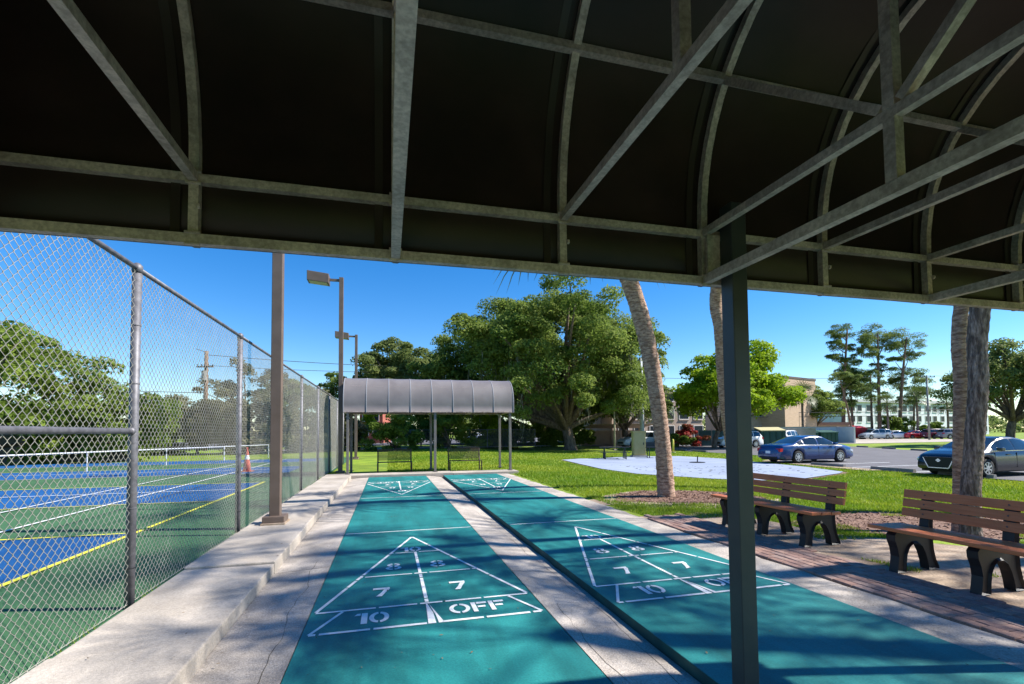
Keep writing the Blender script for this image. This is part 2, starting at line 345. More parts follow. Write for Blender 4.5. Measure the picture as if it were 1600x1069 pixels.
# cracks that wander along the gutters
def crack(x, y0, y1, zf, seed, amp=.05, wd=.012, ax='y'):
    r = random.Random(seed); n = max(6, int((y1-y0)/.12)); L = []; o = 0
    for i in range(n+1):
        o += r.uniform(-amp, amp)*.5; o *= .93; y = y0+(y1-y0)*i/n; L.append((x+o, y, r.uniform(.3, 1)*wd))
    mb = MB(); vs = []
    for (xx, y, ww) in L: vs += [(xx-ww/2, y, zf(xx)), (xx+ww/2, y, zf(xx))]
    mb.add(vs, [(2*i, 2*i+1, 2*i+3, 2*i+2) for i in range(n)]); mb.build('crack', crackm, kind='structure', fix=False)
gz = lambda x: -.004-.071*(x-(W+.028))/(1.512-W-.028)+.006
crack(1.36, -2.4, 5.4, gz, 4, .05, .006); crack(1.12, -2.4, .2, gz, 8, .06, .005)
crack(-1.08, -2.4, 2.2, lambda x: -.035+.031*(x+1.5)/(1.5-W-.028)+.006, 5, .05, .006)
# raised walk along the fence, one slab after another
r = random.Random(5); root = None; y = -6.22
while y < 12.6:
    y2 = min(y+2.03, 12.9); mb = MB(); dz = r.uniform(-.012, .012); dx = r.uniform(-.014, .014)
    mb.box(-2.36, -1.503+dx, y+.006, y2-.006, -.25, .09+dz)
    o = mb.build('raised_walk' if root is None else 'walk_slab', conc, root); bevel(o, .012, 2)
    if root is None: root = o; o['kind'] = 'structure'
    y = y2
mb = MB(); mb.box(-2.37, -1.55, -6, 12.88, -.26, .05); mb.build('walk_bed', crackm, kind='structure')
# end strip below the far shelter
mb = MB(); mb.box(-2.36, 1.86, 12.93, 13.74, -.1, .075); mb.build('end_walk', conc, kind='structure'); bevel(bpy.data.objects['end_walk'], .01)
mb = MB(); mb.box(1.872, 4.25, 12.93, 13.74, -.1, .062); o = mb.build('end_walk_slab', conc, kind='structure'); bevel(o, .01)
# ---- brick path in front of the benches
path = sheet('brick_path', [(3.87, -4), (4.70, -4), (4.72, 3.7), (3.87, 3.75)], dirt, -.012, subdiv=0)
BM = []
for i in range(5):
    mb = MB(); mb.box(-.0485, .0485, -.0985, .0985, -.05, 0); me = mb.mesh('brick', brickm[i])
    bm = bmesh.new(); bm.from_mesh(me); bmesh.ops.bevel(bm, geom=[e for e in bm.edges if e.verts[0].co.z > -.01 and e.verts[1].co.z > -.01], offset=.006, segments=1, affect='EDGES'); bm.to_mesh(me); bm.free(); BM.append(me)
r = random.Random(11)
for i in range(8):
    for k in range(36):
        x = 3.925+i*.1015; y = -3.3+k*.2025+(.1 if i % 2 else 0)
        if y > 3.55+.18*math.sin(i*2.1) or y < -3.4: continue
        if i == 7 and r.random() < .35: continue
        inst('brick', BM[r.randrange(5)], path, (x, y, .004+r.uniform(-.005, .004)), (r.uniform(-.015, .015), r.uniform(-.015, .015), r.uniform(-.02, .02)))
# ---- bare ground and mulch
sheet('bare_dirt', [(4.66+.05*math.sin(i), -4+i*.4) for i in range(20)]+[(5.1, 3.9), (5.5, 3.4), (5.75, 2.6), (5.7, 1.9), (6.3, 1.3), (7.0, .7), (7.6, -.2), (8.2, -1.5), (8.5, -4)], dirt, -.020, subdiv=4)
sheet('mulch_bed', blob(6.35, 5.85, 1.72, 1.12, seed=3), mulch, -.012, subdiv=4)
sheet('mulch_bed', blob(8.6, 2.2, 2.3, 1.35, j=.12, seed=8), mulch, -.012, subdiv=4)
sheet('bare_dirt', blob(6.2, 5.7, 2.05, 1.45, j=.12, seed=21), dirt, -.022, subdiv=4)
# ---- pale blue slab with a mulch edge
SLAB = [(9.4, 22.3), (8.75, 18.2), (8.25, 14.6), (8.55, 12.2), (10.6, 10.75), (12.1, 10.25), (14.4, 10.6), (17.4, 11.8), (18.2, 12.3), (19.1, 15.0), (19.5, 17.9), (20.1, 22.2), (19.5, 26.0), (16.1, 27.0), (11.5, 24.8)]
cxs = sum(p[0] for p in SLAB)/len(SLAB); cys = sum(p[1] for p in SLAB)/len(SLAB)
sheet('mulch_edge', [(cxs+(x-cxs)*1.035, cys+(y-cys)*1.035) for x, y in SLAB], mulch, -.014, subdiv=4)
slab = sheet('pale_slab', SLAB, slabm, .012, subdiv=4)
mb = MB(); r = random.Random(2)
for i in range(150):
    x, y = r.uniform(10, 18.5), r.uniform(11.4, 18)
    if y < 12.4 and x > 16: continue
    s = r.uniform(.02, .06); mb.box(x-s, x+s, y-s*.6, y+s*.6, T(x)+.013, T(x)+.02)
mb.build('leaf_litter', crackm, kind='stuff', label='dry leaves scattered over the pale blue slab')
rng = np.random.default_rng(44); C = np.stack([rng.uniform(-2.2, 4.7, 420), rng.uniform(-1.8, 6, 420), np.full(420, .0075)], 1)
C[:, 2] = np.where(C[:, 0] < -1.51, .106, np.where((C[:, 0] > 3.88), .014, .0075)); N = rng.normal(size=C.shape)*.12+np.array([0, 0, 1.0]); N /= np.linalg.norm(N, axis=1, keepdims=True)
LITTER = (C, N, rng.uniform(.008, .035, 420), rng.random(420))
# ---- car park and drive
LOT = [(20.4, -18), (20.4, 18.6), (24.4, 21.6), (25.0, 24), (25.0, 33), (27.6, 40), (24, 47), (24, 56), (52, 56), (47.7, 39.2), (41.6, 26), (37.6, 17), (35, -18)]
sheet('asphalt_lot', LOT, asph, .006, subdiv=0)
sheet('concrete_drive', [(51.5, 45.6), (57, 42.8), (73, 43.4), (90, 36), (100, 41), (89, 54), (90, 69), (80, 70)], conc, .004)
sheet('lot_apron', [(19.6, 12.4), (20.6, 12.4), (20.6, 18.4), (24.6, 21.6), (24.3, 22.4), (20.3, 19.2)], dirt, .014)
for yy in (6.4, 9.3+1.9, 14.0, 16.0, 18.5):
    mb = MB(); z = T(22)+.0105; mb.add([(20.7, yy-.05, z), (25.6, yy-.05, z), (25.6, yy+.05, z), (20.7, yy+.05, z)], [(0, 1, 2, 3)]); mb.build('bay_line', whitep, kind='structure', fix=False)
mb = MB(); mb.prism([(-.09, 0), (.09, 0), (.065, .11), (.04, .13), (-.04, .13), (-.065, .11)], 'y', -.9, .9); STOP = mb.mesh('wheel_stop', stopm)
k = 0
for (x, y, rz, where) in ((20.62, 12.1, 0, 'on the grass edge between the blue and the black sedan'), (20.62, 9.4, 0, 'under the nose of the black sedan'), (20.62, 6.4, 0, 'right of the black sedan at the grass edge'),
                   (20.6, 15.2, 0, 'just in front of the blue sedan flank'), (25.2, 23.4, .1, 'left of the blue sedan, nearest to it'), (25.2, 31.5, 0, 'by the yellow bollard, right of it'), (25.4, 34.6, 0, 'by the yellow bollard, left of it'),
                   (41.3, 25.6, -.42, 'along the far edge of the car park, rightmost'), (43.0, 29.3, -.42, 'along the far edge of the car park, middle'), (45.0, 33.4, -.42, 'along the far edge of the car park, leftmost')):
    inst('wheel_stop', STOP, None, (x, y, T(x)+.006), (0, 0, rz), label='low concrete wheel stop '+where, cat='wheel stop', group='wheel stops of the car park')
sheet('far_pavement', [(-14, 41.5), (16, 42.5), (16, 45.5), (-14, 45)], conc, .004, follow=False)
sheet('far_road', [(-60, 48), (60, 64), (60, 110), (-60, 110)], asph, .008, follow=False)
# ---- hard court beyond the fence
def rect(name, x0, x1, y0, y1, m, z, parent=None):
    mb = MB(); mb.add([(x0, y0, z), (x1, y0, z), (x1, y1, z), (x0, y1, z)], [(0, 1, 2, 3)]); o = mb.build(name, m, parent, fix=False)
    if parent is None: o['kind'] = 'structure'
    return o
hc = rect('hard_court', -34, -2.37, -12, 27, cgreen, .02)
for y0, y1 in ((-1.6, 4.5), (7.95, 12.1), (15.7, 19.6), (23.0, 26.2)):
    b = rect('blue_court', -24, -3.95, y0, y1, cblue, .025, hc)
    for yy in (y0, y1): rect('yellow_line', -24, -3.95, yy-.03, yy+.03, cyel, .034, hc)
rect('yellow_line', -3.95, -3.88, -10, 12.13, cyel, .038, hc)
for x in (-5.92, -7.35): rect('white_line', x-.03, x+.03, -10, 26, whitep, .042, hc)
rect('white_line', -24, -3.98, 10.1, 10.16, whitep, .045, hc); rect('white_line', -24, -3.98, 17.6, 17.66, whitep, .045, hc)

# ================================================================== SHELTERS
def arch(n=26, a=.935, b=.985, z0=2.44, e=2.25, off=0.0):
    """upper outline of the barrel roof in (y, z), front to rear"""
    out = []
    for i in range(n+1):
        t = PI*i/n; c, s = math.cos(t), math.sin(t)
        out.append(((a+off)*math.copysign(abs(c)**(2/e), c), z0+(b+off)*abs(s)**(2/e)))
    return out
PITCH = .745; NP = 8
def shelter(name, loc, label, postmat, ztop):
    R0 = empty(name, loc, label=label, cat='shelter')
    X = [i*PITCH for i in range(NP+1)]; w_ = .034
    A = arch()
    for i, x in enumerate(X):                                   # ribs: two short uprights and the hoop
        mb = MB(); pts = [(.935, 2.20)]+A+[(-.935, 2.20)]; vs = []; fs = []
        for k, (y, z) in enumerate(pts):
            p = pts[max(k-1, 0)]; q = pts[min(k+1, len(pts)-1)]; d = Vector((q[0]-p[0], q[1]-p[1])).normalized(); nrm = Vector((-d.y, d.x))*w_/2
            if k == 0 or k == len(pts)-1: nrm = Vector((w_/2 if k == 0 else -w_/2, 0))
            if nrm.dot(Vector((y, z-2.3))) < 0: nrm = -nrm
            vs += [(x-w_/2, y+nrm.x, z+nrm.y), (x+w_/2, y+nrm.x, z+nrm.y), (x+w_/2, y-nrm.x, z-nrm.y), (x-w_/2, y-nrm.x, z-nrm.y)]
        for k in range(len(pts)-1):
            for j in range(4): fs.append((k*4+j, k*4+(j+1) % 4, (k+1)*4+(j+1) % 4, (k+1)*4+j))
        fs += [(0, 1, 2, 3), tuple((len(pts)-1)*4+j for j in (3, 2, 1, 0))]
        mb.add(vs, fs); mb.build('rib', galv, R0)
    for (y, z, ww, nm) in ((.935, 2.205, .038, 'edge_beam'), (-.935, 2.205, .038, 'edge_beam'), (.933, 2.44, .033, 'purlin'), (-.933, 2.44, .033, 'purlin'), (.735, 3.095, .033, 'purlin'), (-.735, 3.095, .033, 'purlin'), (0, 3.40, .033, 'purlin')):
        mb = MB(); mb.bar((X[0], y, z), (X[-1], y, z), ww); mb.build(nm, galv, R0)
    for i, x in enumerate(X):
        main = i % 2 == 0
        if main:
            mb = MB(); mb.bar((x, -.915, 2.206), (x, .915, 2.206), .036, .042); mb.build('tie_bar', galv, R0)
        mb = MB(); mb.bar((x, -.92, 2.442), (x, .92, 2.442), .031, .034); mb.build('tie_bar', galv, R0)
        mb = MB(); mb.bar((x, 0, 2.46), (x, 0, 3.395), .036); mb.build('king_post', galv, R0)
        if main:
            mb = MB(); mb.bar((x, 0, 2.225), (x, 0, 2.424), .036); mb.build('king_post', galv, R0)
            for s in (1, -1):
                mb = MB(); mb.bar((x, s*.03, 2.47), (x, s*.725, 3.08), .031); mb.build('brace', galv, R0)
    for px in (.02 if loc[1] < 0 else .14, 3.09, 5.84):         # posts on little plates
        for s in (1, -1):
            mb = MB(); mb.box(px-.0425, px+.0425, s*.85-.0425, s*.85+.0425, -loc[2], 2.56 if px == 3.09 else 2.4)
            p = mb.build('post', postmat, R0); bevel(p, .004, 1)
            m2 = MB(); m2.box(px-.085, px+.085, s*.85-.085, s*.85+.085, ztop-loc[2], ztop-loc[2]+.012); m2.build('base_plate', postmat, p)
            m3 = MB(); m3.box(px-.115, px-.0445, s*.893-.004, s*.893+.012, 2.225, 2.424); m3.build('bracket', galv, R0)
    # vinyl cover: one panel per bay, grey outside and black inside, sagging a little between the ribs
    O = [(.935+.021, 2.185)]+arch(30, off=.021)+[(-.935-.021, 2.185)]; n = len(O)
    rr = random.Random(4)
    for i in range(NP):
        x0, x1 = X[i]+(.0 if i else -.02), X[i+1]+(.0 if i < NP-1 else .02); nx = 6; vs = []; fs = []; mi = []
        for sgn in (0, .004):
            for a in range(nx+1):
                u = a/nx; sag = .010*math.sin(PI*u)
                for k, (y, z) in enumerate(O):
                    cz = 2.5; d = Vector((y, max(z-cz, 0)*1.0)); d = d.normalized() if d.length > 0 else Vector((1, 0))
                    q = sag*(1 if 2 < k < n-3 else .4)+sgn+rr.uniform(0, .0012)
                    vs.append((x0+(x1-x0)*u, y-d.x*q, z-d.y*q if z > 2.45 else z))
        h = (nx+1)*n
        for a in range(nx):
            for k in range(n-1):
                fs.append((a*n+k, a*n+k+1, (a+1)*n+k+1, (a+1)*n+k)); mi.append(0)
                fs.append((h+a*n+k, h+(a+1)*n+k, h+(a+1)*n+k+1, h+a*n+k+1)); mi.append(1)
        for a in range(nx):
            for k in (0, n-1): fs.append((a*n+k, (a+1)*n+k, h+(a+1)*n+k, h+a*n+k)); mi.append(0)
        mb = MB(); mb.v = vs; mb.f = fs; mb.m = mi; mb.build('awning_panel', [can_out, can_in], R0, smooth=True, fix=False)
    for i in range(NP+1):                                       # welded seams outside, doubled cloth inside
        mb = MB(); vs = []; fs = []
        for k, (y, z) in enumerate(O):
            d = Vector((y, max(z-2.5, 0))); d.normalize()
            for dx, q in ((-.014, .002), (-.010, .009), (.010, .009), (.014, .002)): vs.append((X[i]+dx, y+d.x*q, z+d.y*q))
        for k in range(n-1):
            for j in range(3): fs.append((k*4+j, k*4+j+1, k*4+j+5, k*4+j+4))
        mb.add(vs, fs); mb.build('seam', cordm, R0, fix=False)
    flapm = mat('awning_seam_flap', (.022, .013, .011), (.032, .02, .017), 3, .45)
    I_ = [(.935+.013, 2.225)]+arch(30, off=.013)+[(-.935-.013, 2.225)]
    for i in range(1, NP+1):                                    # doubled cloth beside each rib on the inside
        mb = MB(); vs = []; fs = []
        for k, (y, z) in enumerate(I_):
            d = Vector((y, max(z-2.5, 0))); d.normalize(); q = .004+.003*math.sin(k*1.7+i)
            for dx in (-.085, -.052): vs.append((X[i]+dx, y-d.x*q, z-d.y*q))
        for k in range(len(I_)-1): fs.append((k*2, k*2+1, k*2+3, k*2+2))
        mb.add(vs, fs); mb.build('seam_flap', flapm, R0, smooth=True, fix=False)
    for x in X:                                                 # weld beads and bolts where the tubes meet
        mb = MB()
        for s in (1, -1):
            for z in (2.205, 2.44): mb.sweep([(x-.026, s*.914, z+.022), (x+.026, s*.914, z+.022)], .006, 6); mb.sweep([(x-.026, s*.914, z-.022), (x+.026, s*.914, z-.022)], .006, 6)
            mb.sweep([(x+.017, s*.915, 2.33), (x+.026, s*.915, 2.33)], .011, 6)
        mb.build('weld', galv, R0, kind='stuff')
    for x in (X[0]-.022, X[-1]+.022):                           # end cloths
        mb = MB(); mb.prism([(y, z) for y, z in O], 'x', x-.002, x+.002); mb.build('end_panel', can_out if x > 1 else can_in, R0)
    return R0
S1 = shelter('awning_shelter', (-1.79, -2.669, 0), 'barrel awning shelter overhead in the foreground with black lining and bare steel frame', slate, 0)
S2 = shelter('awning_shelter', (-1.79, 14.275, 0), 'grey barrel awning shelter at the far end of the two green courts', shpost, .075)

# ================================================================== FENCE
FX = -2.42; FPY = [-5.0, -2.01, .97, 3.95, 6.53, 9.12, 12.04, 14.98, 17.78, 20.7]; FH = 2.90
fence = empty('chain_link_fence', (FX, 0, 0), label='tall chain link fence with grey steel posts along the raised concrete walk', cat='fence')
for i, y in enumerate(FPY):
    mb = MB(); mb.sweep([(0, y, -.1), (0, y, FH-.02)], .036, 14); p = mb.build('fence_post', fpost, fence, smooth=True)
    mb = MB(); mb.sweep([(0, y, FH-.04), (0, y, FH+.02), (0, y, FH+.045)], [.041, .041, .018], 14); mb.build('post_cap', fpost, p, smooth=True)
    for z in (.35, .85, 1.4, 1.9, 2.4):
        if i > 5: break
        mb = MB(); mb.sweep([(0, y, z), (0, y, z+.007)], .039, 14); mb.build('tie_band', blackp if z == .35 else fpost, p)
    if i < len(FPY)-1:
        mb = MB(); mb.tube((0, y, FH+.0), (0, FPY[i+1], FH+.0), .021, 10); mb.build('top_rail', fpost, fence, smooth=True)
mb = MB(); mb.tube((.005, -5, 1.50), (.005, .94, 1.50), .024, 12); mb.sweep([(.005, .90, 1.5), (.005, .935, 1.5)], .03, 12); mb.build('middle_rail', fpost, fence, smooth=True)
mb = MB(); mb.tube((0, -5, .06), (0, 20.7, .06), .0028, 5); mb.build('tension_wire', wirem, fence)
def chain(length, height, s=.0365, rad=.0026):
    """woven mesh of one bay: zigzag wires that hook round their neighbours, run along local +Y"""
    nw = int(length/s)+1; nz = int(height/s); V = []; F = []; base = 0
    zz = np.arange(nz+1); sect = np.array([(1, 0), (-.5, .87), (-.5, -.87)])*rad
    for k in range(nw):
        e = np.where((zz+k) % 2 == 0, -1.0, 1.0); y = np.clip(k*s+e*(.5*s+.0012), 0, length); x = e*.0018
        ring = np.stack([x[:, None]+sect[None, :, 0], y[:, None]+sect[None, :, 1], np.repeat((zz*s)[:, None], 3, 1)], -1).reshape(-1, 3)
        V.append(ring); i = np.arange(len(zz)-1)[:, None]*3+base
        for j in range(3): F.append(np.concatenate([i+j, i+(j+1) % 3, i+3+(j+1) % 3, i+3+j], 1))
        base += len(ring)
    return fast_mesh('chain_link_mesh', np.concatenate(V), np.concatenate(F), wirem)
for i in range(len(FPY)-1):
    L = FPY[i+1]-FPY[i]
    if i == 0: continue
    o = inst('chain_link_mesh', chain(L, FH-.05), fence, (0, FPY[i], .05)); o['kind'] = 'stuff'
# ---- light poles
def light_pole(loc, label):
    R0 = empty('light_pole', loc, label=label, cat='light pole', group='square light poles along the fence')
    mb = MB(); mb.box(-.17, .17, -.2, .2, 0, .035); mb.build('footing', dirt, R0)
    mb = MB(); mb.box(-.155, .155, -.16, .16, .03, .13); p = mb.build('base_cover', taupe, R0); bevel(p, .012)
    mb = MB(); mb.box(-.075, .075, -.075, .075, .1, 7.25); p = mb.build('pole', taupe, R0); bevel(p, .008)
    mb = MB(); mb.bar((-.07, 0, 7.14), (-.42, 0, 7.14), .07, .09); mb.build('arm', taupe, R0)
    mb = MB(); mb.prism([(-1.16, 7.03), (-.42, 6.96), (-.42, 7.30), (-1.16, 7.38)], 'y', -.24, .24); h = mb.build('lamp_head', taupe, R0); bevel(h, .012)
    mb = MB(); mb.prism([(-1.10, 7.017), (-.48, 6.960), (-.48, 6.968), (-1.10, 7.027)], 'y', -.2, .2); mb.build('lens', mat('lamp_lens', (.5, .45, .3), None, rough=.3), h)
light_pole((-2.0, 4.33, .09), 'square brown light pole on a raised footing, nearest on the concrete walk')
light_pole((-2.0, 14.75, -.02), 'tall brown light pole with a box lamp at the left end of the far shelter')
light_pole((-2.12, 25.4, -.02), 'farthest light pole with a box lamp, behind the far shelter')

# ================================================================== BENCHES
OUTL = [(.02, 0), (.14, 0), (.15, .10), (.165, .18), (.205, .25), (.26, .285), (.32, .285), (.375, .25), (.415, .18), (.445, .09), (.46, 0), (.60, 0), (.595, .035),
        (.56, .10), (.535, .20), (.525, .33), (.535, .48), (.56, .64), (.585, .76), (.565, .785), (.53, .775), (.50, .64), (.475, .50), (.462, .415), (.42, .405), (.10, .42), (.035, .415), (.0, .38), (.005, .32), (.035, .25), (.05, .16), (.035, .07)]
def side_mesh():
    mb = MB(); mb.prism(OUTL, 'y', -.045, .045); me = mb.mesh('support', benchp)
    bm = bmesh.new(); bm.from_mesh(me); big = [f for f in bm.faces if abs(f.normal.y) > .9]
    bmesh.ops.inset_region(bm, faces=big, thickness=.018, depth=-.022, use_even_offset=True); bmesh.ops.triangulate(bm, faces=[f for f in bm.faces if len(f.verts) > 4])
    bm.to_mesh(me); bm.free(); return me
SIDE = side_mesh()
def park_bench(loc, rz, label):
    R0 = empty('park_bench', loc, rz, label=label, cat='bench', group='brown slatted benches beside the brick path')
    for y in (-.71, 0, .71): inst('support', SIDE, R0, (0, y, 0))
    L = .925
    for i in range(3):
        x0 = -.035+i*.155; z0 = .423-.012*i*.5
        mb = MB(); mb.box(x0, x0+.145, -L, L, z0, z0+.036); o = mb.build('seat_slat', slatm, R0); bevel(o, .006)
    for i in range(3):
        z = .525+i*.098; x = .455+i*.0205
        mb = MB(); mb.prism([(x, z), (x+.034, z-.006), (x+.052, z+.080), (x+.018, z+.086)], 'y', -L, L); o = mb.build('back_slat', slatm, R0); bevel(o, .005)
        for y in (-.71, 0, .71):
            m2 = MB(); m2.tube((x+.005, y, z+.043), (x+.013, y, z+.041), .008, 8); m2.build('screw', mat('screw_steel', (.10, .07, .06), None, rough=.5, metal=.4), o)
    return R0
park_bench((4.69, 1.93, -.012), 0.02, 'brown slatted bench with black supports partly hidden by the dark shelter post')
park_bench((4.70, -.63, -.012), 0.01, 'brown slatted bench with black supports in front of the twin palm trunks')
# mesh benches under the far shelter
def mesh_bench(loc, label):
    R0 = empty('mesh_bench', loc, label=label, cat='bench', group='metal mesh benches under the far shelter')
    for x in (-.6, .6):
        mb = MB(); mb.sweep([(x, .22, 0), (x, .22, .42), (x, .30, .62), (x, .36, .88)], .025, 8); mb.sweep([(x, -.22, 0), (x, -.22, .40)], .025, 8); mb.build('leg', bronze, R0)
    for nm, a, b in (('back', Vector((0, .235, .48)), Vector((0, .355, .88))), ('seat', Vector((0, -.24, .42)), Vector((0, .22, .42)))):
        mb = MB(); d = b-a; nb = 9
        for i in range(nb+1): q = a+d*(i/nb); mb.bar((-.62, q.y, q.z), (.62, q.y, q.z), .03 if i in (0, nb) else .020, .012)
        for k in range(41): x = -.62+1.24*k/40; mb.bar((x, a.y, a.z), (x, b.y, b.z), .013, .010)
        mb.build('mesh_'+nm, bronze, R0)
mesh_bench((-.08, 14.45, -.02), 'bronze metal mesh bench under the left half of the far shelter')
mesh_bench((2.52, 14.40, -.02), 'bronze metal mesh bench under the right half of the far shelter')

# ================================================================== VEGETATION
def leaf_quads(P, N, size, asp=.5, rng=RNG):
    """diamond leaves: P centres, N preferred normals, size per leaf"""
    n = len(P); t = rng.normal(size=(n, 3)); t -= (t*N).sum(1, keepdims=True)*N; t /= np.linalg.norm(t, axis=1, keepdims=True)+1e-9
    b = np.cross(N, t); s = size[:, None]
    V = np.stack([P-t*s*.5, P+b*s*asp*.5+N*s*.06, P+t*s*.5, P-b*s*asp*.5+N*s*.06], 1).reshape(-1, 3)
    F = np.arange(4*n).reshape(-1, 4); return V, F
def puff_leaves(C, R, per, leaf, squash=.72, rng=RNG, tint0=None, asp=.55, inner=.35):
    """leaf clumps: each centre C with radius R gets `per` leaves, denser near its upper shell"""
    n = len(C)*per; c = np.repeat(C, per, 0); r = np.repeat(R, per)
    d = rng.normal(size=(n, 3)); d /= np.linalg.norm(d, axis=1, keepdims=True); d[:, 2] = np.where(rng.random(n) < .6, np.abs(d[:, 2]), d[:, 2])
    rad = r*(inner+(1-inner)*rng.random(n)**.55); off = d*rad[:, None]; off[:, 2] *= squash
    N = d*.7+rng.normal(size=(n, 3))*.55+np.array([0, 0, .35]); N /= np.linalg.norm(N, axis=1, keepdims=True)
    sz = leaf*rng.uniform(.6, 1.35, n); V, F = leaf_quads(c+off, N, sz, asp)
    t = np.repeat(tint0 if tint0 is not None else rng.uniform(.25, .9, len(C)), per)+rng.normal(size=n)*.16
    return V, F, np.repeat(np.clip(t, 0, 1), 4)
def crown_points(c, rad, n, rng, shell=.45, low=-.35, lump=.22):
    """clump centres filling an uneven ellipsoid"""
    out = []; ph = rng.uniform(0, 6.28, 6)
    while len(out) < n:
        d = rng.normal(size=3); d /= np.linalg.norm(d)
        if d[2] < low: continue
        a = math.atan2(d[1], d[0]); q = 1+lump*(math.sin(3*a+ph[0])*.5+math.sin(5*a+ph[1]+3*d[2])*.5+math.sin(7*d[2]+ph[2])*.4)
        rr = (shell+(1-shell)*rng.random()**.6)*q; out.append([c[k]+d[k]*rad[k]*rr for k in range(3)])
    return np.array(out)
def tree(name, label, base, crown_c, rad, n, pr, per, leaf, lm, bm_, tr, seed, limbs=10, fork=.35, cat='tree', group=None, moss=0, low=-.35, lump=.22, squash=.72, asp=.55, trunk_lean=(0, 0)):
    rng = np.random.default_rng(seed); rd = random.Random(seed); R0 = empty(name, base, label=label, cat=cat, group=group)
    b = Vector(base); C = crown_points(Vector(crown_c)-b, rad, n, rng, low=low, lump=lump); Rr = rng.uniform(pr*.65, pr*1.3, n)
    V, F, t = puff_leaves(C, Rr, per, leaf, squash, rng, asp=asp)
    inst('crown', fast_mesh('crown', V, F, lm, t), R0)
    mb = MB(); cc = Vector(crown_c)-b; fz = max(cc.z-rad[2], 0)*.4+fork*cc.z+1.1*min(tr, 1); top = Vector((cc.x*.25+trunk_lean[0], cc.y*.25+trunk_lean[1], fz))
    path = bez((0, 0, -.1), (trunk_lean[0]*.2, 0, fz*.5), top, 7); rr_ = [tr*(1.3 if i == 0 else 1.08 if i == 1 else 1.0-.03*i) for i in range(8)]
    mb.sweep(path, rr_, 12, jit=.07)
    idx = rng.permutation(n)[:limbs]
    for k in idx:
        e = Vector(C[k]); m = top.lerp(e, .45)+Vector((rd.uniform(-.6, .6), rd.uniform(-.6, .6), rd.uniform(.0, .12)*e.z)); pts = bez(top-Vector((0, 0, tr*.4)), m, e, 6)
        mb.sweep(pts, [tr*(.55-.075*i) for i in range(7)], 7, jit=.08)
    mb.build('trunk', bm_, R0, smooth=True)
    if moss:
        P = []; S = []
        for _ in range(moss):
            k = rng.integers(n); q = C[k]+rng.normal(size=3)*Rr[k]*.4
            if q[2] > cc.z+.1*rad[2]: continue
            L_ = rng.uniform(.6, 2.2)
            for j in range(14):
                P.append((q[0]+rng.normal()*.10, q[1]+rng.normal()*.10, q[2]-L_*j/14-.3)); S.append(.34*(1-.5*j/14))
        P = np.array(P); N = rng.normal(size=P.shape); N[:, 2] *= .15; N /= np.linalg.norm(N, axis=1, keepdims=True)
        s = np.array(S)[:, None]; b_ = np.cross(N, np.array([0, 0, 1.0])); t_ = np.tile([0, 0, 1.0], (len(P), 1))
        V = np.stack([P-t_*s*.8, P+b_*s*.14, P+t_*s*.8, P-b_*s*.14], 1).reshape(-1, 3)
        o = inst('hanging_moss', fast_mesh('moss', V, np.arange(len(V)).reshape(-1, 4), mossm, rng.random(len(V))), R0); o['kind'] = 'stuff'
    return R0
# the big live oak
tree('live_oak', 'huge spreading live oak with hanging moss behind the far shelter', (17.1, 40.6, -.36), (15.7, 41.5, 8.0), (11.0, 9.6, 7.6), 430, 1.35, 540, .25, oakl, bark, .60, 3, limbs=40, fork=.16, moss=420, low=-.62, lump=.2)
tree('live_oak', 'dark oak right of the huge live oak, behind the leaning palm', (26.5, 47, -.36), (26.0, 47, 4.6), (5.0, 4.5, 3.8), 90, 1.1, 330, .30, oakl, bark, .4, 5, limbs=14, fork=.25)
tree('live_oak', 'low dark oak left of the huge live oak, rising above the far shelter roof', (5.6, 47, -.03), (6.0, 48, 5.2), (4.2, 4.2, 4.4), 90, 1.1, 330, .30, oakl, bark, .4, 6, limbs=14, fork=.2, moss=40)
tree('live_oak', 'moss hung oak trunk group in the shade behind the huge live oak', (19.5, 55, -.36), (18.0, 57, 4.4), (9.0, 4.0, 4.2), 110, 1.3, 260, .36, oakl, bark, .5, 16, limbs=14, fork=.2, moss=120)
tree('broad_tree', 'olive green tree at the left behind the far shelter roof', (1.5, 58, -.03), (1.6, 58, 8.0), (5.6, 5.0, 4.6), 130, 1.15, 300, .32, oakl2, bark, .4, 7, limbs=16, fork=.35)
tree('lime_tree', 'bright lime green tree behind the dark shelter post', (31.6, 38.0, -.36), (33.3, 37.4, 5.2), (5.7, 5.0, 4.2), 120, 1.15, 330, .32, limel, bark, .26, 8, limbs=22, fork=.18, low=-.5)
tree('live_oak', 'broad grey green oak at the right edge of the picture', (60.5, 30.5, -.36), (61.0, 29.5, 5.4), (6.5, 6.0, 4.0), 110, 1.25, 320, .32, oakl2, bark, .4, 9, limbs=18, fork=.25)
tree('broad_tree', 'dark round tree between the tan building and the tall pines', (68, 60, -.36), (68, 60, 4.8), (3.6, 3.4, 4.2), 50, 1.1, 260, .34, oakl, bark, .25, 10, limbs=8)
